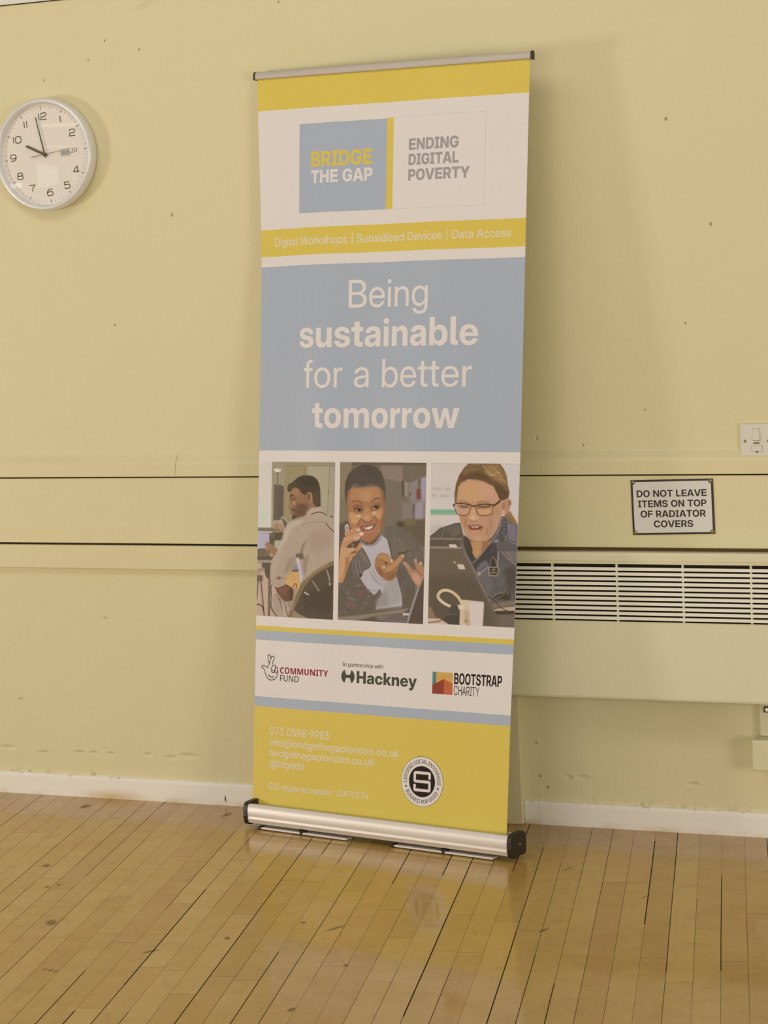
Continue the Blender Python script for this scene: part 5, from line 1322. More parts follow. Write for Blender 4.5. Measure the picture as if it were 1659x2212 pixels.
A.P([(1320, 420), (1500, 340), (1660, 260), (1660, 1100), (1440, 1080), (1400, 800), (1320, 700)], (140, 126, 118), 2.5); A.P([(1440, 800), (1580, 740), (1570, 1090), (1440, 1080)], (156, 142, 150), 2.5); A.P([(1540, 320), (1640, 300), (1620, 760), (1560, 720)], (160, 148, 158), 2.5)
A.P([(1180, 760), (1380, 760), (1380, 1060), (1200, 1100)], (138, 122, 114), 4, .8); A.P([(1460, 515), (1540, 515), (1535, 710), (1460, 705)], (126, 72, 62), 1.4); A.P([(1500, 330), (1545, 330), (1520, 520), (1490, 520)], (110, 92, 78), 2)
A.P([(1330, 580), (1360, 580), (1360, 650), (1330, 650)], (104, 90, 70), 1.5); A.P([(1400, 800), (1430, 800), (1420, 960), (1395, 960)], (100, 86, 76), 1.6); A.P([(1080, 1120), (1660, 1060), (1660, 1580), (1300, 1500), (1060, 1250)], (104, 90, 70), 4); A.P([(1250, 1050), (1450, 1080), (1440, 1180), (1260, 1180)], (120, 104, 76), 3); A.P([(1120, 1120), (1210, 1130), (1210, 1210), (1120, 1200)], (84, 68, 54), 2.5)
# jacket
JK = (110, 98, 84)
A.P([(0, 1190), (150, 1110), (220, 1150), (420, 1500), (480, 1560), (300, 1700), (0, 1760)], (98, 84, 72), 1)
A.P([(850, 1230), (960, 1190), (1180, 1230), (1330, 1300), (1450, 1420), (1530, 1560), (1600, 1800), (1620, 2600), (1200, 2900), (1000, 2000)], JK, .8)
A.fr(*D)
A.P([(0, 20), (280, 20), (420, 230), (640, 480), (470, 620), (430, 700), (600, 960), (830, 900), (840, 1000), (740, 1200), (700, 1300), (400, 1370), (0, 1400)], (104, 92, 78), .8)
A.P([(0, 1380), (400, 1360), (720, 1280), (1650, 1230), (1650, 1560), (0, 1560)], (108, 92, 74), 1); A.P([(0, 1400), (500, 1350), (1350, 1230), (1340, 1330), (700, 1390), (300, 1470), (0, 1460)], (140, 124, 104), 1.2)
# polo neck
A.fr(*D)
A.P([(400, 60), (560, 120), (700, 90), (830, -70), (930, 0), (960, 120), (1010, 330), (1100, 640), (1170, 850), (1205, 1060), (1205, 1210), (1000, 1230), (720, 1260), (740, 1170), (840, 1000), (800, 880), (640, 480), (530, 220)], (184, 174, 174), .6)
A.P([(860, 780), (1120, 700), (1200, 1080), (1000, 1200), (740, 1240), (760, 1100), (850, 950)], (164, 152, 148), 5, .8); A.P([(720, 1100), (900, 900), (960, 1180), (730, 1250)], (146, 134, 128), 5, .7)
for k in range(10):
    A.L([(540 + 42 * k, 140 - 3 * k), (640 + 34 * k, 420)], .8, (162, 151, 152), .5, .8)
for k in range(9):
    A.L([(900 + 30 * k, 800 - 10 * k), (880 + 40 * k, 1220 - 4 * k)], .8, (150, 138, 134), .6, .7)
A.L([(560, 120), (680, 112), (780, 40), (830, -60)], 1.4, (120, 108, 108), .7); A.L([(440, 60), (560, 118), (690, 96)], 1.0, (150, 140, 140), .7); A.P([(440, 40), (560, 100), (700, 70), (830, -100), (840, -60), (780, 40), (690, 110), (560, 130), (460, 90)], (158, 146, 146), 1, .9)
A.L([(740, 1255), (1000, 1225), (1200, 1190)], 1.6, (112, 98, 86), .6)
# lapels
A.P([(940, 0), (1060, -60), (1250, 0), (1360, 190), (1230, 235), (1100, 250), (1030, 340)], (114, 102, 86), .7); A.L([(1105, 250), (1230, 238), (1360, 190)], 1.7, (66, 52, 42), .5); A.L([(940, 0), (985, 130), (1020, 330), (1100, 640), (1180, 860), (1215, 1090)], 1.6, (88, 74, 62), .7)
A.P([(1100, 400), (1200, 430), (1350, 640), (1470, 870), (1420, 1100), (1330, 1230), (1210, 1210), (1200, 1000), (1130, 760)], (102, 90, 76), 1.5); A.P([(380, 250), (440, 220), (630, 470), (600, 480)], (128, 112, 98), 1); A.L([(470, 150), (560, 300), (630, 460)], 1.6, (76, 62, 50), .6); A.P([(300, 250), (420, 250), (610, 480), (470, 600), (420, 660), (330, 700)], (112, 100, 90), 1.2)
rg = np.random.default_rng(5)
for k in range(64):
    x = rg.uniform(1030, 1560); y = rg.uniform(-120, 960)
    if x < 1030 + y * .2 or x > 1600 - max(0, -y) * 1.2:
        continue
    c = [(146, 138, 130), (134, 94, 88), (86, 76, 64), (124, 124, 118)][k % 4]
    A.L([(x, y), (x + rg.uniform(-10, 20), y + 70), (x + rg.uniform(0, 40), y + 150)], rg.uniform(.7, 1.5), c, .8, .6)
for k in range(30):
    x = rg.uniform(60, 640); y = rg.uniform(780, 1330)
    if x > 560 and y < 960:
        continue
    c = [(132, 120, 110), (142, 88, 84), (88, 78, 64), (114, 108, 100)][k % 4]
    A.E(x, y, rg.uniform(20, 60), rg.uniform(12, 34), c, 2.5, .6, rg.uniform(-60, 60))
for k in range(9):
    x = 285 + 22 * k
    A.L([(x, 300 + 14 * k), (x + 10, 430), (x + 50, 640)], 1.2, [(150, 140, 128), (84, 72, 60), (134, 108, 98)][k % 3], .7, .8)
A.E(450, 960, 70, 34, (150, 82, 82), 3, .7, -40); A.E(320, 1200, 26, 60, (142, 84, 78), 3, .6)
# laptop
A.P([(1350, 1230), (1340, 1330), (1280, 1560), (700, 1560), (400, 1450), (720, 1370), (1210, 1320)], (98, 84, 72), 1); A.P([(700, 1370), (1200, 1350), (1300, 1380), (1260, 1500), (1000, 1480), (760, 1440)], (126, 112, 104), 2)
for k in range(5):
    A.L([(860 + 20 * k, 1440 - 16 * k), (1290 + 5 * k, 1460 - 18 * k)], .8, (84, 70, 60), .5, .8)
A.P([(1210, 1318), (1340, 1322), (1325, 1362), (1212, 1356)], (206, 190, 180), .5); A.P([(1650, 600), (1590, 640), (1470, 930), (1270, 1560), (1650, 1560)], (92, 76, 64), .6); A.L([(1590, 640), (1500, 850), (1400, 1150), (1285, 1520)], 4.2, (152, 142, 142), .5)
# cuff and pointing hand
A.P([(500, 570), (600, 520), (650, 450), (700, 440), (720, 560), (900, 720), (930, 760), (870, 790), (800, 890), (690, 1000), (560, 880), (440, 700)], (184, 172, 172), .6)
for a, b, c in (((640, 620), (760, 760), (850, 790)), ((560, 870), (660, 920), (800, 900)), ((660, 540), (760, 700), (900, 745)), ((600, 560), (700, 740), (830, 830))):
    A.L([a, b, c], 1.1, (134, 122, 118), .6)
A.P([(430, 630), (460, 610), (480, 640), (445, 690)], (70, 58, 48), .8)
A.P([(700, 440), (720, 330), (780, 255), (860, 235), (960, 275), (1010, 350), (1040, 380), (1080, 370), (1170, 280), (1215, 258), (1245, 290), (1225, 340), (1150, 440), (1130, 500), (1100, 600), (1090, 670), (1030, 730), (960, 745), (880, 720), (800, 650), (740, 580), (705, 520)], (166, 118, 78), .6)
A.P([(760, 300), (880, 250), (990, 330), (1000, 400), (900, 400), (800, 360)], (184, 136, 94), 2.5, .8); A.P([(1000, 470), (1180, 290), (1220, 330), (1130, 440), (1000, 560), (900, 600), (920, 500)], (186, 138, 94), 2, .9); A.P([(720, 470), (800, 520), (870, 600), (860, 700), (770, 620)], (132, 92, 64), 3, .8); A.P([(880, 620), (1090, 560), (1090, 670), (1030, 730), (960, 745), (890, 720)], (142, 100, 66), 3, .8)
A.P([(880, 400), (940, 400), (930, 440), (900, 450)], (96, 58, 36), 1, .9); A.P([(830, 480), (890, 470), (900, 520), (850, 525)], (204, 164, 128), .9); A.P([(985, 350), (1035, 360), (1030, 420), (990, 410)], (206, 174, 152), .8); A.P([(1190, 285), (1225, 268), (1240, 295), (1212, 325)], (212, 178, 152), .7); A.L([(800, 360), (880, 390), (900, 480)], 1.1, (126, 84, 54), .7); A.L([(900, 600), (1010, 580), (1110, 500)], 1.0, (122, 82, 54), .7); A.L([(940, 690), (1020, 660), (1090, 590)], 1.0, (116, 78, 52), .7)
# far hand
A.P([(1210, 420), (1235, 390), (1270, 400), (1350, 480), (1400, 560), (1440, 540), (1440, 480), (1415, 370), (1440, 345), (1465, 360), (1475, 430), (1510, 420), (1520, 395), (1555, 400), (1570, 460), (1620, 560), (1600, 640), (1540, 780), (1500, 870), (1470, 840), (1400, 740), (1340, 640), (1290, 520)], (172, 128, 94), .7)
A.P([(1380, 600), (1500, 620), (1540, 740), (1490, 830), (1400, 720)], (196, 150, 118), 3, .9); A.P([(1215, 420), (1240, 398), (1280, 440), (1330, 540), (1290, 500)], (190, 144, 112), 1.5, .8); A.L([(1440, 470), (1470, 560), (1540, 640)], 1.4, (128, 88, 62), .8); A.E(1530, 425, 20, 26, (206, 170, 146), .9); A.E(1440, 370, 18, 24, (196, 154, 126), .9)
# near (left) hand, raised to the mouth
A.fr(*D)
A.P([(40, 780), (50, 560), (60, 420), (80, 220), (100, 100), (140, 0), (220, -110), (330, -160), (420, -150), (470, -120), (440, -60), (360, 10), (250, 80), (200, 130), (210, 160), (330, 150), (360, 180), (320, 220), (240, 270), (370, 240), (380, 250), (300, 330), (250, 430), (200, 560), (160, 680), (120, 780)], (190, 140, 98), .6)
A.P([(400, 60), (470, 80), (460, 150), (370, 235), (350, 200), (370, 130)], (196, 138, 92), .8)
A.P([(60, 420), (100, 120), (180, 160), (200, 300), (160, 520), (90, 720), (50, 700)], (202, 154, 112), 3, .8); A.P([(210, 150), (330, 150), (350, 175), (230, 240), (180, 300)], (206, 160, 126), 1.5, .8); A.P([(180, 330), (220, 310), (250, 420), (190, 560), (150, 660), (170, 480)], (162, 112, 74), 2, .9); A.P([(200, 120), (300, 60), (420, 20), (430, 60), (370, 150), (290, 150), (220, 160)], (98, 74, 60), 1); A.E(310, 110, 34, 22, (140, 104, 90), 1.2)
# head
A.fr(*U)
A.P([(125, 560), (140, 400), (190, 260), (280, 160), (380, 100), (500, 70), (620, 80), (720, 130), (810, 230), (860, 360), (885, 520), (880, 700), (830, 800), (160, 820), (140, 720)], (88, 76, 64), .7)
A.P([(200, 560), (270, 480), (420, 500), (600, 470), (760, 480), (840, 560), (850, 700), (860, 900), (850, 1060), (830, 1200), (760, 1330), (690, 1430), (600, 1500), (500, 1500), (430, 1440), (380, 1380), (250, 1260), (200, 1160), (170, 1000), (160, 860), (165, 720)], (168, 118, 80), .8)
A.P([(250, 520), (600, 490), (760, 520), (800, 640), (640, 720), (400, 740), (220, 720)], (178, 128, 90), 4, .8); A.P([(400, 560), (620, 540), (620, 760), (430, 740)], (190, 142, 104), 6, .7)
A.P([(200, 940), (330, 980), (440, 1000), (420, 1080), (330, 1170), (240, 1160)], (202, 150, 104), 4, .9); A.P([(620, 930), (840, 880), (850, 1000), (800, 1080), (700, 1060)], (196, 146, 100), 4, .9); A.P([(340, 1000), (420, 990), (420, 1030), (360, 1050)], (222, 182, 154), 2.5, .8); A.P([(620, 950), (690, 930), (680, 1000), (640, 1010)], (220, 178, 150), 2.5, .8)
A.P([(760, 480), (850, 560), (870, 760), (860, 1000), (830, 1200), (780, 1300), (790, 1100), (830, 900), (800, 640)], (140, 96, 66), 3, .8); A.P([(170, 560), (230, 540), (190, 720), (200, 1000), (165, 960)], (140, 98, 68), 2.5, .8)
A.P([(450, 980), (520, 860), (560, 860), (620, 1000), (640, 1080), (560, 1140), (470, 1110), (430, 1060)], (186, 134, 92), 3, .9); A.L([(445, 1090), (520, 1140), (580, 1138), (640, 1085)], 1.8, (116, 74, 50), 1); A.E(530, 1050, 46, 34, (206, 156, 116), 3, .8)
# eyes and brows
A.P([(250, 850), (330, 800), (450, 820), (470, 900), (430, 960), (310, 930)], (134, 90, 62), 2.5, .8); A.P([(590, 850), (680, 790), (790, 760), (800, 840), (740, 900), (620, 930)], (136, 92, 62), 2.5, .8)
A.L([(258, 768), (320, 742), (390, 756), (450, 792)], 2.0, (112, 74, 52), 1.0, .9); A.L([(610, 775), (655, 722), (715, 692), (780, 694)], 2.0, (108, 72, 50), 1.0, .9)
A.E(365, 915, 62, 26, (96, 74, 62), 1); A.E(348, 918, 24, 16, (196, 176, 164), .8, .9); A.E(380, 912, 24, 22, (62, 46, 40), .7); A.L([(300, 900), (360, 880), (440, 915)], 1.5, (66, 46, 36), .6)
A.E(700, 865, 60, 26, (92, 72, 58), 1, 1, -14); A.E(668, 880, 24, 14, (204, 184, 168), .8, .9); A.E(705, 862, 26, 22, (62, 46, 40), .7); A.L([(640, 870), (690, 835), (770, 835)], 1.5, (64, 46, 36), .6); A.L([(310, 960), (380, 980), (440, 950)], 1, (140, 96, 70), 1, .8); A.L([(650, 920), (720, 910), (770, 880)], 1, (140, 96, 66), 1, .8)
# smile
A.L([(430, 1060), (390, 1120), (360, 1200)], 1.8, (122, 80, 56), 1); A.L([(640, 1020), (700, 1060), (730, 1120)], 1.8, (122, 80, 56), 1)
A.P([(390, 1210), (480, 1190), (560, 1185), (640, 1170), (720, 1130), (690, 1210), (640, 1300), (560, 1350), (480, 1340), (430, 1280)], (150, 92, 76), 1); A.P([(400, 1220), (520, 1222), (640, 1195), (680, 1170), (640, 1250), (560, 1275), (480, 1262)], (92, 52, 42), .8)
A.P([(440, 1226), (520, 1228), (600, 1208), (655, 1192), (630, 1240), (570, 1268), (505, 1262), (470, 1250)], (222, 198, 182), .6); A.L([(480, 1228), (496, 1260)], 1.2, (96, 60, 48), .4); A.L([(525, 1230), (530, 1262)], .5, (190, 160, 146), .4); A.P([(470, 1290), (560, 1300), (660, 1250), (640, 1300), (560, 1350), (490, 1340)], (186, 122, 106), 1.2, .9)
A.P([(430, 1400), (520, 1370), (700, 1330), (690, 1430), (600, 1500), (500, 1500)], (166, 112, 78), 3, .8); A.P([(430, 1440), (500, 1500), (600, 1500), (700, 1420), (760, 1330), (740, 1440), (640, 1540), (500, 1540)], (108, 76, 56), 2, .8); A.P([(230, 1180), (400, 1230), (420, 1300), (330, 1280), (250, 1250)], (186, 124, 88), 3, .7)
# hairline texture
A.P([(240, 500), (300, 420), (450, 470), (620, 430), (760, 470), (720, 480), (600, 472), (420, 505)], (120, 106, 100), 2, .8); A.P([(480, 100), (700, 130), (800, 300), (760, 420), (560, 300)], (80, 72, 58), 6, .8)
for k in range(40):
    x = rg.uniform(170, 840); y = rg.uniform(150, 460)
    if (x - 500) ** 2 / 360 ** 2 + (y - 480) ** 2 / 390 ** 2 > 1:
        continue
    A.L([(x, y), (x + rg.uniform(-14, 14), y + 50)], .6, [(112, 98, 88), (66, 56, 46)][k % 2], .5, .5)
A.E(165, 1235, 38, 66, (196, 186, 176), .7); A.E(160, 1240, 20, 44, (112, 100, 90), 1, .8); A.L([(150, 1190), (140, 1250), (160, 1300)], 1.2, (232, 222, 210), .5)
# fingertips over the chin
A.P([(120, 1310), (240, 1260), (340, 1240), (390, 1245), (410, 1280), (380, 1310), (300, 1330), (200, 1370), (130, 1400)], (190, 138, 100), .7); A.P([(100, 1420), (250, 1350), (380, 1320), (440, 1310), (475, 1340), (460, 1380), (390, 1400), (250, 1460), (100, 1520)], (198, 148, 108), .7)
A.P([(335, 1262), (372, 1246), (405, 1256), (404, 1292), (350, 1300)], (216, 178, 150), .7); A.P([(385, 1330), (430, 1312), (474, 1326), (468, 1366), (410, 1385)], (220, 184, 160), .7); A.P([(280, 1420), (370, 1390), (410, 1400), (380, 1460), (300, 1480)], (212, 164, 132), 1); A.L([(130, 1405), (250, 1360), (350, 1325)], 1.1, (146, 100, 70), .7); A.L([(100, 1530), (240, 1470), (340, 1440)], 1, (156, 108, 76), .8)
A.grain(1.5, 2)
A.panel('printed_photo', 281.8, 1035.6, 554.4, 1456.2, (735.8, 998.7), (923.2, 999.2), (914, 1347.5), (729, 1338.5), 'printed photo of a smiling person with cropped hair and raised hands')

# ---- right: a woman in glasses and a denim jacket behind a laptop
A = Art(918, 994, 1134, 1362, (206, 192, 182))
U = (925, 995, 8.093); D = (920, 1170, 8.093)
A.fr(*U)
A.P([(0, 30), (700, 30), (560, 300), (500, 600), (0, 700)], (206, 190, 178), 3); A.P([(0, 30), (1700, 30), (1700, 60), (0, 60)], (192, 178, 162), 2, .6)
for a, b, c, d in ((80, 470, 240, 515), (285, 470, 400, 515), (70, 580, 150, 625), (215, 590, 385, 630)):
    A.P([(a, b), (c, b), (c, d), (a, d)], (180, 164, 150), 2, .7)
A.P([(0, 850), (520, 850), (530, 940), (0, 940)], (128, 166, 134), 1.6); A.P([(0, 900), (520, 900), (520, 945), (0, 945)], (142, 172, 138), 2, .8); A.P([(0, 700), (480, 700), (520, 840), (0, 840)], (206, 196, 182), 4, .7); A.P([(0, 1130), (300, 1110), (200, 1250), (0, 1300)], (190, 172, 164), 6, .7)
A.P([(1370, 60), (1700, 60), (1700, 1200), (1500, 950), (1420, 600)], (204, 192, 186), 2)
# denim jacket
A.P([(20, 1330), (120, 1260), (200, 1190), (300, 1150), (480, 1090), (580, 1080), (620, 1250), (660, 1400), (500, 1480), (20, 1480)], (94, 84, 72), .8); A.P([(300, 1180), (560, 1100), (620, 1260), (420, 1350)], (112, 100, 86), 4, .8)
A.L([(200, 1190), (270, 1150), (300, 1180), (270, 1280), (230, 1360)], 1, (150, 136, 116), .6); A.L([(420, 1200), (400, 1280), (390, 1350)], 1, (74, 64, 54), 1); A.L([(190, 1260), (200, 1340)], .8, (130, 116, 98), .7)
A.fr(*D)
DN = (96, 88, 84)
A.P([(660, 0), (800, -160), (1320, -440), (1480, -480), (1620, -300), (1640, 700), (1640, 1060), (1100, 1060), (1000, 820), (860, 520), (700, 220)], DN, .8)
A.P([(1400, -420), (1560, -320), (1620, 0), (1600, 400), (1400, 200), (1350, 100)], (120, 110, 110), 4, .8); A.P([(900, 560), (1120, 400), (1200, 700), (1150, 980), (1000, 800)], (112, 104, 102), 7, .8); A.P([(1280, 400), (1480, 380), (1450, 700), (1250, 800)], (106, 96, 92), 7, .8); A.P([(1360, 480), (1560, 400), (1600, 820), (1480, 900)], (80, 70, 62), 6, .8)
A.P([(830, 370), (950, 260), (1080, 100), (1170, -10), (1260, 40), (1280, 200), (1260, 300), (1140, 400), (1000, 480), (880, 520)], (74, 66, 62), 1.5)
A.P([(930, 520), (1000, 470), (1120, 400), (1060, 320), (980, 360), (890, 480)], (122, 116, 118), 2.5, .8)
# stitching, straps, buckle
A.L([(1270, 80), (1278, 250), (1265, 430)], 2.6, (156, 144, 134), .7); A.L([(1190, 250), (1150, 340), (1140, 430)], 1.4, (134, 122, 106), .6); A.L([(1190, 250), (1240, 330), (1250, 420)], 1.4, (140, 126, 108), .6); A.P([(1160, 350), (1195, 290), (1245, 400), (1240, 440), (1140, 440)], (66, 54, 42), 1, .9)
A.P([(1112, 440), (1280, 440), (1290, 510), (1260, 595), (1120, 585)], (74, 60, 44), .7); A.L([(1115, 445), (1280, 442), (1290, 510), (1255, 596), (1122, 585), (1112, 450)], 1.6, (176, 160, 134), .5, 1, False); A.L([(1200, 460), (1200, 520)], 2.2, (170, 152, 126), .5); A.L([(1130, 540), (1260, 540)], 2.0, (152, 134, 108), .6); A.L([(1120, 490), (1280, 490)], 1.2, (140, 118, 90), .6)
A.L([(1340, 170), (1440, 280), (1580, 400)], 1.3, (168, 150, 134), .6); A.L([(1380, 140), (1480, 250), (1540, 330)], 1.1, (142, 126, 112), .6); A.P([(1460, 290), (1520, 280), (1540, 320), (1500, 340)], (140, 108, 90), 1, .8); A.L([(1400, 0), (1420, 100), (1480, 200)], 1.0, (142, 132, 126), .7); A.L([(1480, 30), (1600, 60)], 1.2, (150, 140, 134), .8); A.L([(1380, 60), (1300, 180)], 1.5, (150, 140, 132), .8)
A.L([(835, 370), (920, 300), (1000, 200), (1080, 90), (1170, -10)], 1.3, (164, 150, 134), .5); A.L([(885, 535), (990, 520), (1110, 420)], 1.6, (170, 158, 150), .7); A.P([(900, 550), (960, 545), (990, 560), (940, 600)], (176, 164, 160), 1.2); A.E(925, 590, 14, 16, (200, 188, 176), .6)
A.P([(1180, 950), (1260, 920), (1420, 840), (1500, 900), (1480, 1020), (1240, 1000)], (74, 64, 50), 1.2); A.L([(1170, 965), (1260, 910), (1370, 880), (1410, 830)], 1.6, (150, 134, 112), .6); A.L([(1230, 990), (1330, 950), (1420, 870), (1460, 930)], 1.2, (140, 124, 100), .6)
rg = np.random.default_rng(9)
for k in range(28):
    x = rg.uniform(960, 1560); y = rg.uniform(150, 900)
    if x < 870 + y * .32 + 60:
        continue
    A.L([(x, y), (x + rg.uniform(-20, 20), y + 60), (x + rg.uniform(-30, 30), y + 120)], 1, [(126, 116, 112), (76, 68, 64)][k % 2], 1, .5)
# collar ruffle and upper stitching
A.fr(*U)
A.P([(1290, 960), (1400, 960), (1480, 1100), (1570, 1120), (1570, 1578), (1100, 1578), (1130, 1440), (1240, 1220)], (98, 90, 88), 1.2); A.P([(1270, 1010), (1400, 1000), (1410, 1240), (1330, 1420), (1270, 1400)], (84, 76, 76), 2); A.P([(1400, 1080), (1560, 1120), (1560, 1400), (1420, 1330)], (124, 114, 122), 3, .9)
for k in range(6):
    A.E(1330 + 6 * (k % 2) * 3, 1010 + 62 * k, 30, 26, (120, 112, 114), 1, .9); A.E(1336 + 8 * (k % 2), 1022 + 62 * k, 14, 12, (66, 58, 58), 1, .9)
A.L([(1290, 1000), (1272, 1160), (1180, 1330), (1080, 1450)], 1.3, (158, 146, 134), .6); A.L([(1395, 1010), (1420, 1200), (1350, 1390)], 1.1, (150, 140, 136), .7); A.L([(1420, 1330), (1500, 1380), (1570, 1400)], 1.2, (156, 146, 138), .7); A.L([(1410, 1370), (1490, 1430), (1570, 1450)], 1.1, (150, 140, 132), .7); A.P([(1150, 1400), (1210, 1370), (1260, 1400), (1210, 1430)], (144, 134, 130), 1.2, .9)
A.L([(1220, 1460), (1230, 1578)], 2, (148, 136, 126), .8); A.P([(1130, 1440), (1210, 1440), (1250, 1578), (1060, 1578)], (70, 62, 58), 3, .7)
# ponytail
A.P([(1350, 950), (1440, 860), (1500, 960), (1560, 1060), (1580, 1110), (1520, 1110), (1440, 1050)], (146, 112, 74), 1); A.L([(1450, 840), (1520, 960), (1580, 1050)], 1.4, (206, 184, 152), .8); A.L([(1400, 960), (1470, 1040), (1540, 1100)], 1.2, (112, 84, 54), .8)
# laptop lid
A.P([(0, 1355), (620, 1360), (640, 1420), (700, 1578), (0, 1578)], (98, 84, 70), .8); A.P([(0, 1350), (615, 1354), (615, 1385), (0, 1380)], (136, 122, 102), 1); A.P([(0, 1500), (640, 1500), (640, 1525), (0, 1525)], (138, 122, 104), 1.2)
A.P([(380, 1462), (505, 1466), (522, 1522), (388, 1516)], (214, 190, 182), .6)
# face
A.P([(520, 500), (560, 400), (640, 340), (800, 330), (980, 340), (1120, 420), (1220, 540), (1290, 680), (1310, 800), (1300, 950), (1260, 1080), (1220, 1200), (1130, 1330), (1040, 1400), (900, 1420), (790, 1410), (720, 1360), (650, 1270), (620, 1160), (580, 1060), (550, 940), (520, 740)], (188, 142, 108), .8)
A.P([(540, 440), (700, 350), (980, 350), (1100, 420), (1180, 560), (1000, 690), (760, 740), (560, 690)], (202, 154, 110), 5, .8); A.P([(880, 380), (1100, 430), (1220, 560), (1240, 700), (1000, 690)], (200, 150, 124), 7, .7)
A.P([(1040, 960), (1280, 780), (1290, 980), (1220, 1190), (1100, 1330), (1030, 1260), (1080, 1100)], (176, 132, 104), 6, .7); A.P([(1150, 950), (1290, 930), (1250, 1100), (1130, 1320), (1080, 1300), (1180, 1100)], (190, 146, 118), 4, .7); A.P([(560, 960), (700, 950), (700, 1150), (640, 1200), (600, 1080)], (184, 130, 98), 4, .8)
A.P([(720, 1360), (790, 1410), (900, 1420), (1040, 1400), (1120, 1340), (1080, 1440), (1000, 1578), (830, 1578), (750, 1440)], (140, 104, 72), 1.5); A.P([(800, 1470), (950, 1440), (1000, 1500), (960, 1578), (820, 1578)], (176, 136, 92), 3)
A.fr(*D)
A.P([(780, 0), (1000, 0), (1140, 0), (1040, 120), (960, 230), (900, 295), (860, 260), (800, 130)], (184, 138, 94), 1.2); A.P([(1000, 0), (1150, 0), (1060, 90), (980, 190)], (142, 102, 70), 2.5, .8); A.P([(660, 0), (770, 0), (800, 120), (850, 260), (880, 300), (830, 360), (760, 300), (690, 150)], (76, 64, 54), 1)
A.fr(*U)
A.P([(640, 1290), (700, 1340), (760, 1440), (800, 1578), (660, 1578)], (80, 68, 58), 1)
# hair
HR = (118, 88, 58)
A.P([(490, 720), (480, 560), (500, 400), (560, 240), (640, 120), (720, 40), (1270, 40), (1340, 130), (1390, 250), (1410, 420), (1440, 540), (1420, 640), (1340, 690), (1270, 690), (1220, 560), (1150, 440), (1000, 350), (860, 320), (700, 320), (600, 370), (540, 460), (520, 600), (515, 740)], HR, .8)
A.P([(980, 60), (1260, 60), (1370, 250), (1390, 400), (1250, 380), (1100, 260)], (154, 120, 80), 5, .9); A.P([(1150, 330), (1300, 400), (1430, 540), (1400, 650), (1300, 690), (1230, 560)], (96, 72, 48), 4, .8); A.P([(560, 260), (720, 180), (900, 190), (1100, 280), (1150, 420), (960, 340), (720, 310), (580, 370)], (100, 74, 48), 4, .8); A.P([(640, 130), (900, 60), (1000, 120), (800, 180), (620, 260)], (128, 100, 74), 5, .7)
for a, b, c, col in (((960, 60), (1060, 180), (1160, 250), (214, 180, 130)), ((1160, 250), (1210, 200), (1280, 190), (198, 162, 114)), ((1000, 170), (1080, 240), (1140, 250), (206, 170, 120)), ((700, 100), (800, 60), (920, 60), (150, 120, 88)), ((640, 220), (760, 150), (900, 140), (142, 112, 80)), ((1260, 300), (1340, 340), (1380, 420), (176, 140, 96)), ((1240, 380), (1330, 430), (1400, 520), (150, 116, 78)), ((1250, 480), (1320, 520), (1400, 590), (74, 54, 36)), ((800, 240), (940, 250), (1060, 310), (82, 60, 38)), ((1220, 120), (1310, 200), (1360, 320), (110, 82, 52)), ((1100, 90), (1200, 150), (1300, 280), (176, 142, 98)), ((1180, 420), (1260, 560), (1300, 670), (70, 52, 36))):
    A.L([a, b, c], 1.5, col, .8, .85)
A.L([(500, 480), (470, 590), (455, 620), (480, 640)], .9, (120, 96, 74), .6); A.L([(490, 640), (480, 700), (500, 740)], 1.6, (104, 82, 62), .7)
# ear
A.P([(1340, 700), (1420, 650), (1465, 670), (1472, 740), (1440, 830), (1410, 900), (1350, 940), (1310, 930), (1310, 800)], (184, 132, 104), .9); A.P([(1420, 690), (1460, 700), (1450, 780), (1425, 770)], (148, 92, 66), 1.5, .9); A.E(1330, 890, 34, 44, (206, 162, 142), 2, .9); A.P([(1300, 720), (1350, 700), (1350, 820), (1310, 860)], (150, 108, 82), 2, .8); A.E(1318, 948, 10, 12, (226, 212, 200), .5)
# brows, eyes, glasses
A.L([(545, 715), (640, 702), (740, 745)], 3.0, (150, 110, 78), 2.0, .9); A.L([(860, 742), (960, 708), (1090, 725)], 3.2, (148, 108, 76), 2.0, .9); A.L([(780, 660), (785, 740)], 1, (156, 112, 80), .9); A.L([(830, 650), (835, 700)], 1, (216, 170, 132), 1, .8)
A.P([(490, 760), (750, 765), (740, 830), (700, 945), (560, 940), (510, 870)], (196, 150, 118), 1.5, .8); A.P([(840, 770), (1140, 770), (1130, 900), (1060, 945), (910, 950), (860, 860)], (196, 148, 106), 1.5, .8)
A.P([(520, 770), (740, 775), (720, 830), (620, 830), (530, 800)], (140, 106, 82), 2, .8); A.P([(850, 780), (1130, 775), (1100, 820), (980, 840), (870, 830)], (132, 98, 72), 2, .8); A.L([(570, 790), (640, 800), (710, 795)], 1.7, (92, 68, 52), .8); A.L([(900, 795), (1000, 800), (1100, 780)], 1.8, (88, 64, 48), .8)
A.P([(880, 850), (1110, 830), (1100, 900), (1020, 935), (920, 935)], (206, 160, 118), 4, .6)
FRM = (84, 50, 36)
A.L([(455, 770), (520, 745), (640, 745), (770, 775)], 2.6, FRM, .5); A.L([(835, 785), (960, 755), (1090, 758), (1160, 775)], 2.6, FRM, .5); A.L([(770, 778), (800, 790), (838, 782)], 3.0, FRM, .5)
A.L([(475, 780), (500, 880), (540, 935), (640, 955), (710, 935), (745, 860), (762, 790)], 1.4, (96, 58, 40), .5); A.L([(842, 790), (870, 880), (910, 945), (1000, 955), (1100, 935), (1135, 890), (1148, 785)], 1.4, (96, 58, 40), .5); A.L([(1150, 785), (1220, 740), (1280, 690)], 3.6, (66, 44, 32), .6); A.L([(452, 768), (470, 800)], 2.4, FRM, .5)
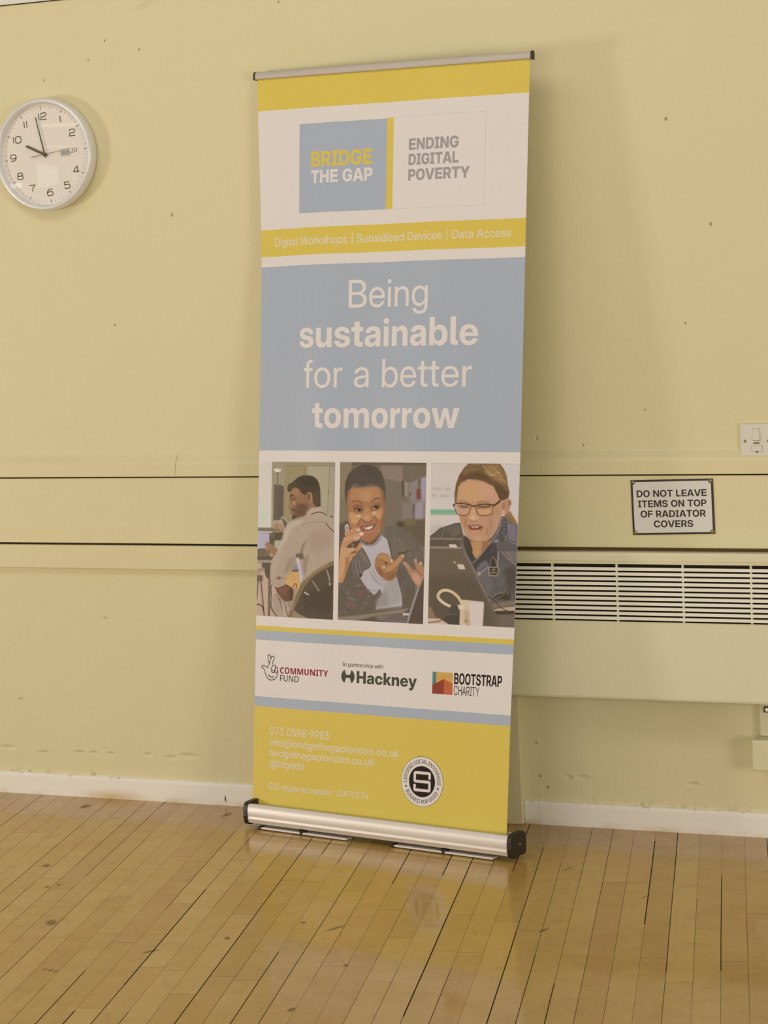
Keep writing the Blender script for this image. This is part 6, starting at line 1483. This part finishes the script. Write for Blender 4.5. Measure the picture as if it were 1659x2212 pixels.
# nose and mouth
A.P([(775, 830), (820, 820), (850, 930), (900, 990), (890, 1030), (820, 1050), (740, 1030), (720, 985), (745, 930)], (204, 158, 122), 1.5, .9); A.E(800, 990, 40, 34, (220, 178, 146), 3, .8); A.L([(735, 1030), (800, 1058), (880, 1035)], 1.2, (150, 104, 78), 1); A.P([(840, 840), (880, 930), (905, 985), (880, 960), (845, 900)], (166, 120, 88), 1.5, .7)
A.P([(690, 1120), (800, 1110), (900, 1110), (990, 1150), (960, 1210), (900, 1250), (820, 1270), (760, 1240), (720, 1190)], (170, 112, 86), 2); A.P([(715, 1135), (800, 1125), (900, 1140), (970, 1160), (900, 1195), (830, 1205), (770, 1195)], (98, 58, 44), .9); A.P([(740, 1135), (880, 1135), (915, 1150), (880, 1170), (830, 1185), (790, 1178)], (196, 150, 124), .8); A.L([(815, 1150), (818, 1195)], 1.2, (96, 56, 42), .5)
A.P([(755, 1215), (830, 1212), (930, 1200), (900, 1250), (830, 1275), (780, 1255)], (204, 142, 118), 1.5); A.L([(690, 1020), (660, 1090), (690, 1150)], 1.6, (160, 114, 86), 1.8); A.L([(1110, 1030), (1110, 1090), (1090, 1150)], 1.4, (146, 104, 78), 1); A.L([(1140, 1060), (1130, 1110)], 1.2, (210, 166, 140), .9); A.L([(1060, 1180), (1040, 1240), (1050, 1280)], 1.4, (146, 104, 78), 1); A.P([(800, 1320), (900, 1310), (980, 1330), (900, 1380), (820, 1370)], (204, 154, 126), 4, .8)
# laptop back, cables, plug box
A.fr(*D)
A.P([(60, 95), (640, 95), (700, 180), (860, 520), (1000, 800), (1140, 1060), (1300, 1400), (1340, 1520), (40, 1520)], (110, 94, 76), .8); A.P([(60, 600), (900, 600), (1100, 1000), (1250, 1500), (60, 1500)], (96, 82, 66), 12, .8); A.P([(60, 85), (660, 90), (670, 125), (60, 120)], (146, 128, 108), 1.2)
A.L([(640, 0), (700, 190), (860, 500), (1000, 790), (1140, 1050), (1250, 1280), (1330, 1500)], 6.5, (116, 102, 92), 1); A.L([(690, 190), (850, 500), (990, 790), (1130, 1050)], 1.2, (140, 126, 116), .8)
A.P([(418, 46), (545, 52), (560, 108), (430, 96)], (214, 190, 182), .6); A.P([(558, 396), (672, 398), (704, 470), (690, 486), (592, 478)], (210, 188, 170), .7); A.L([(505, 340), (535, 380)], 3, (190, 176, 152), 1); A.L([(540, 360), (640, 365)], 3.5, (134, 104, 80), 1.2)
A.P([(40, 1140), (110, 1160), (200, 1350), (40, 1360)], (140, 112, 92), 1); A.P([(40, 1345), (250, 1350), (310, 1380), (400, 1430), (390, 1520), (40, 1520)], (206, 174, 154), .8); A.L([(40, 1425), (200, 1405), (300, 1380)], 2.2, (116, 90, 74), .7)
A.P([(300, 1370), (400, 1270), (600, 1230), (620, 1480), (420, 1450)], (80, 70, 58), 1.2); A.L([(400, 1290), (480, 1270), (590, 1270)], 2, (112, 104, 92), 1); A.P([(440, 1130), (600, 1110), (610, 1260), (420, 1260)], (86, 76, 66), 1.2)
A.L([(450, 1135), (340, 1085), (250, 1010), (228, 940), (280, 870), (370, 850), (470, 880), (560, 950), (620, 1030), (650, 1100)], 6.2, (206, 184, 142), .8); A.L([(450, 1130), (350, 1085), (260, 1005)], 2.2, (224, 200, 172), 1); A.L([(240, 940), (300, 880), (380, 858), (470, 890)], 1.8, (220, 200, 160), 1)
A.P([(620, 1020), (720, 1020), (1020, 1050), (1030, 1110), (1000, 1540), (600, 1540), (612, 1200)], (208, 184, 154), .8); A.P([(780, 1060), (1028, 1060), (1002, 1540), (800, 1540)], (212, 194, 184), 3); A.P([(690, 1190), (760, 1210), (790, 1480), (740, 1520), (690, 1400)], (186, 158, 124), 2, .8); A.E(715, 1390, 26, 28, (150, 120, 88), 1.5, .8); A.P([(565, 1105), (690, 1120), (690, 1180), (600, 1190)], (222, 198, 178), 1)
A.P([(1140, 1060), (1560, 1020), (1640, 1060), (1640, 1560), (1330, 1560)], (110, 94, 80), 1); A.P([(1160, 1090), (1500, 1030), (1640, 1040), (1640, 1080), (1200, 1150)], (128, 112, 96), 1.5); A.P([(1200, 1190), (1340, 1150), (1640, 1120), (1640, 1200), (1220, 1210)], (186, 164, 138), 1); A.P([(1220, 1210), (1640, 1205), (1640, 1260), (1250, 1270)], (74, 60, 50), 1.2); A.P([(1280, 1300), (1640, 1260), (1640, 1560), (1340, 1560)], (116, 98, 86), 2)
A.L([(1090, 965), (1150, 980), (1240, 1060), (1360, 1170), (1480, 1220), (1600, 1250)], 2.0, (84, 68, 58), .6)
A.grain(1.5, 3)
A.panel('printed_photo', 569.4, 1035.2, 824.6, 1453.6, (932.5, 999), (1125.5, 1000), (1112, 1355), (926, 1347.5), 'printed photo of a person in dark glasses and a denim jacket behind a laptop')
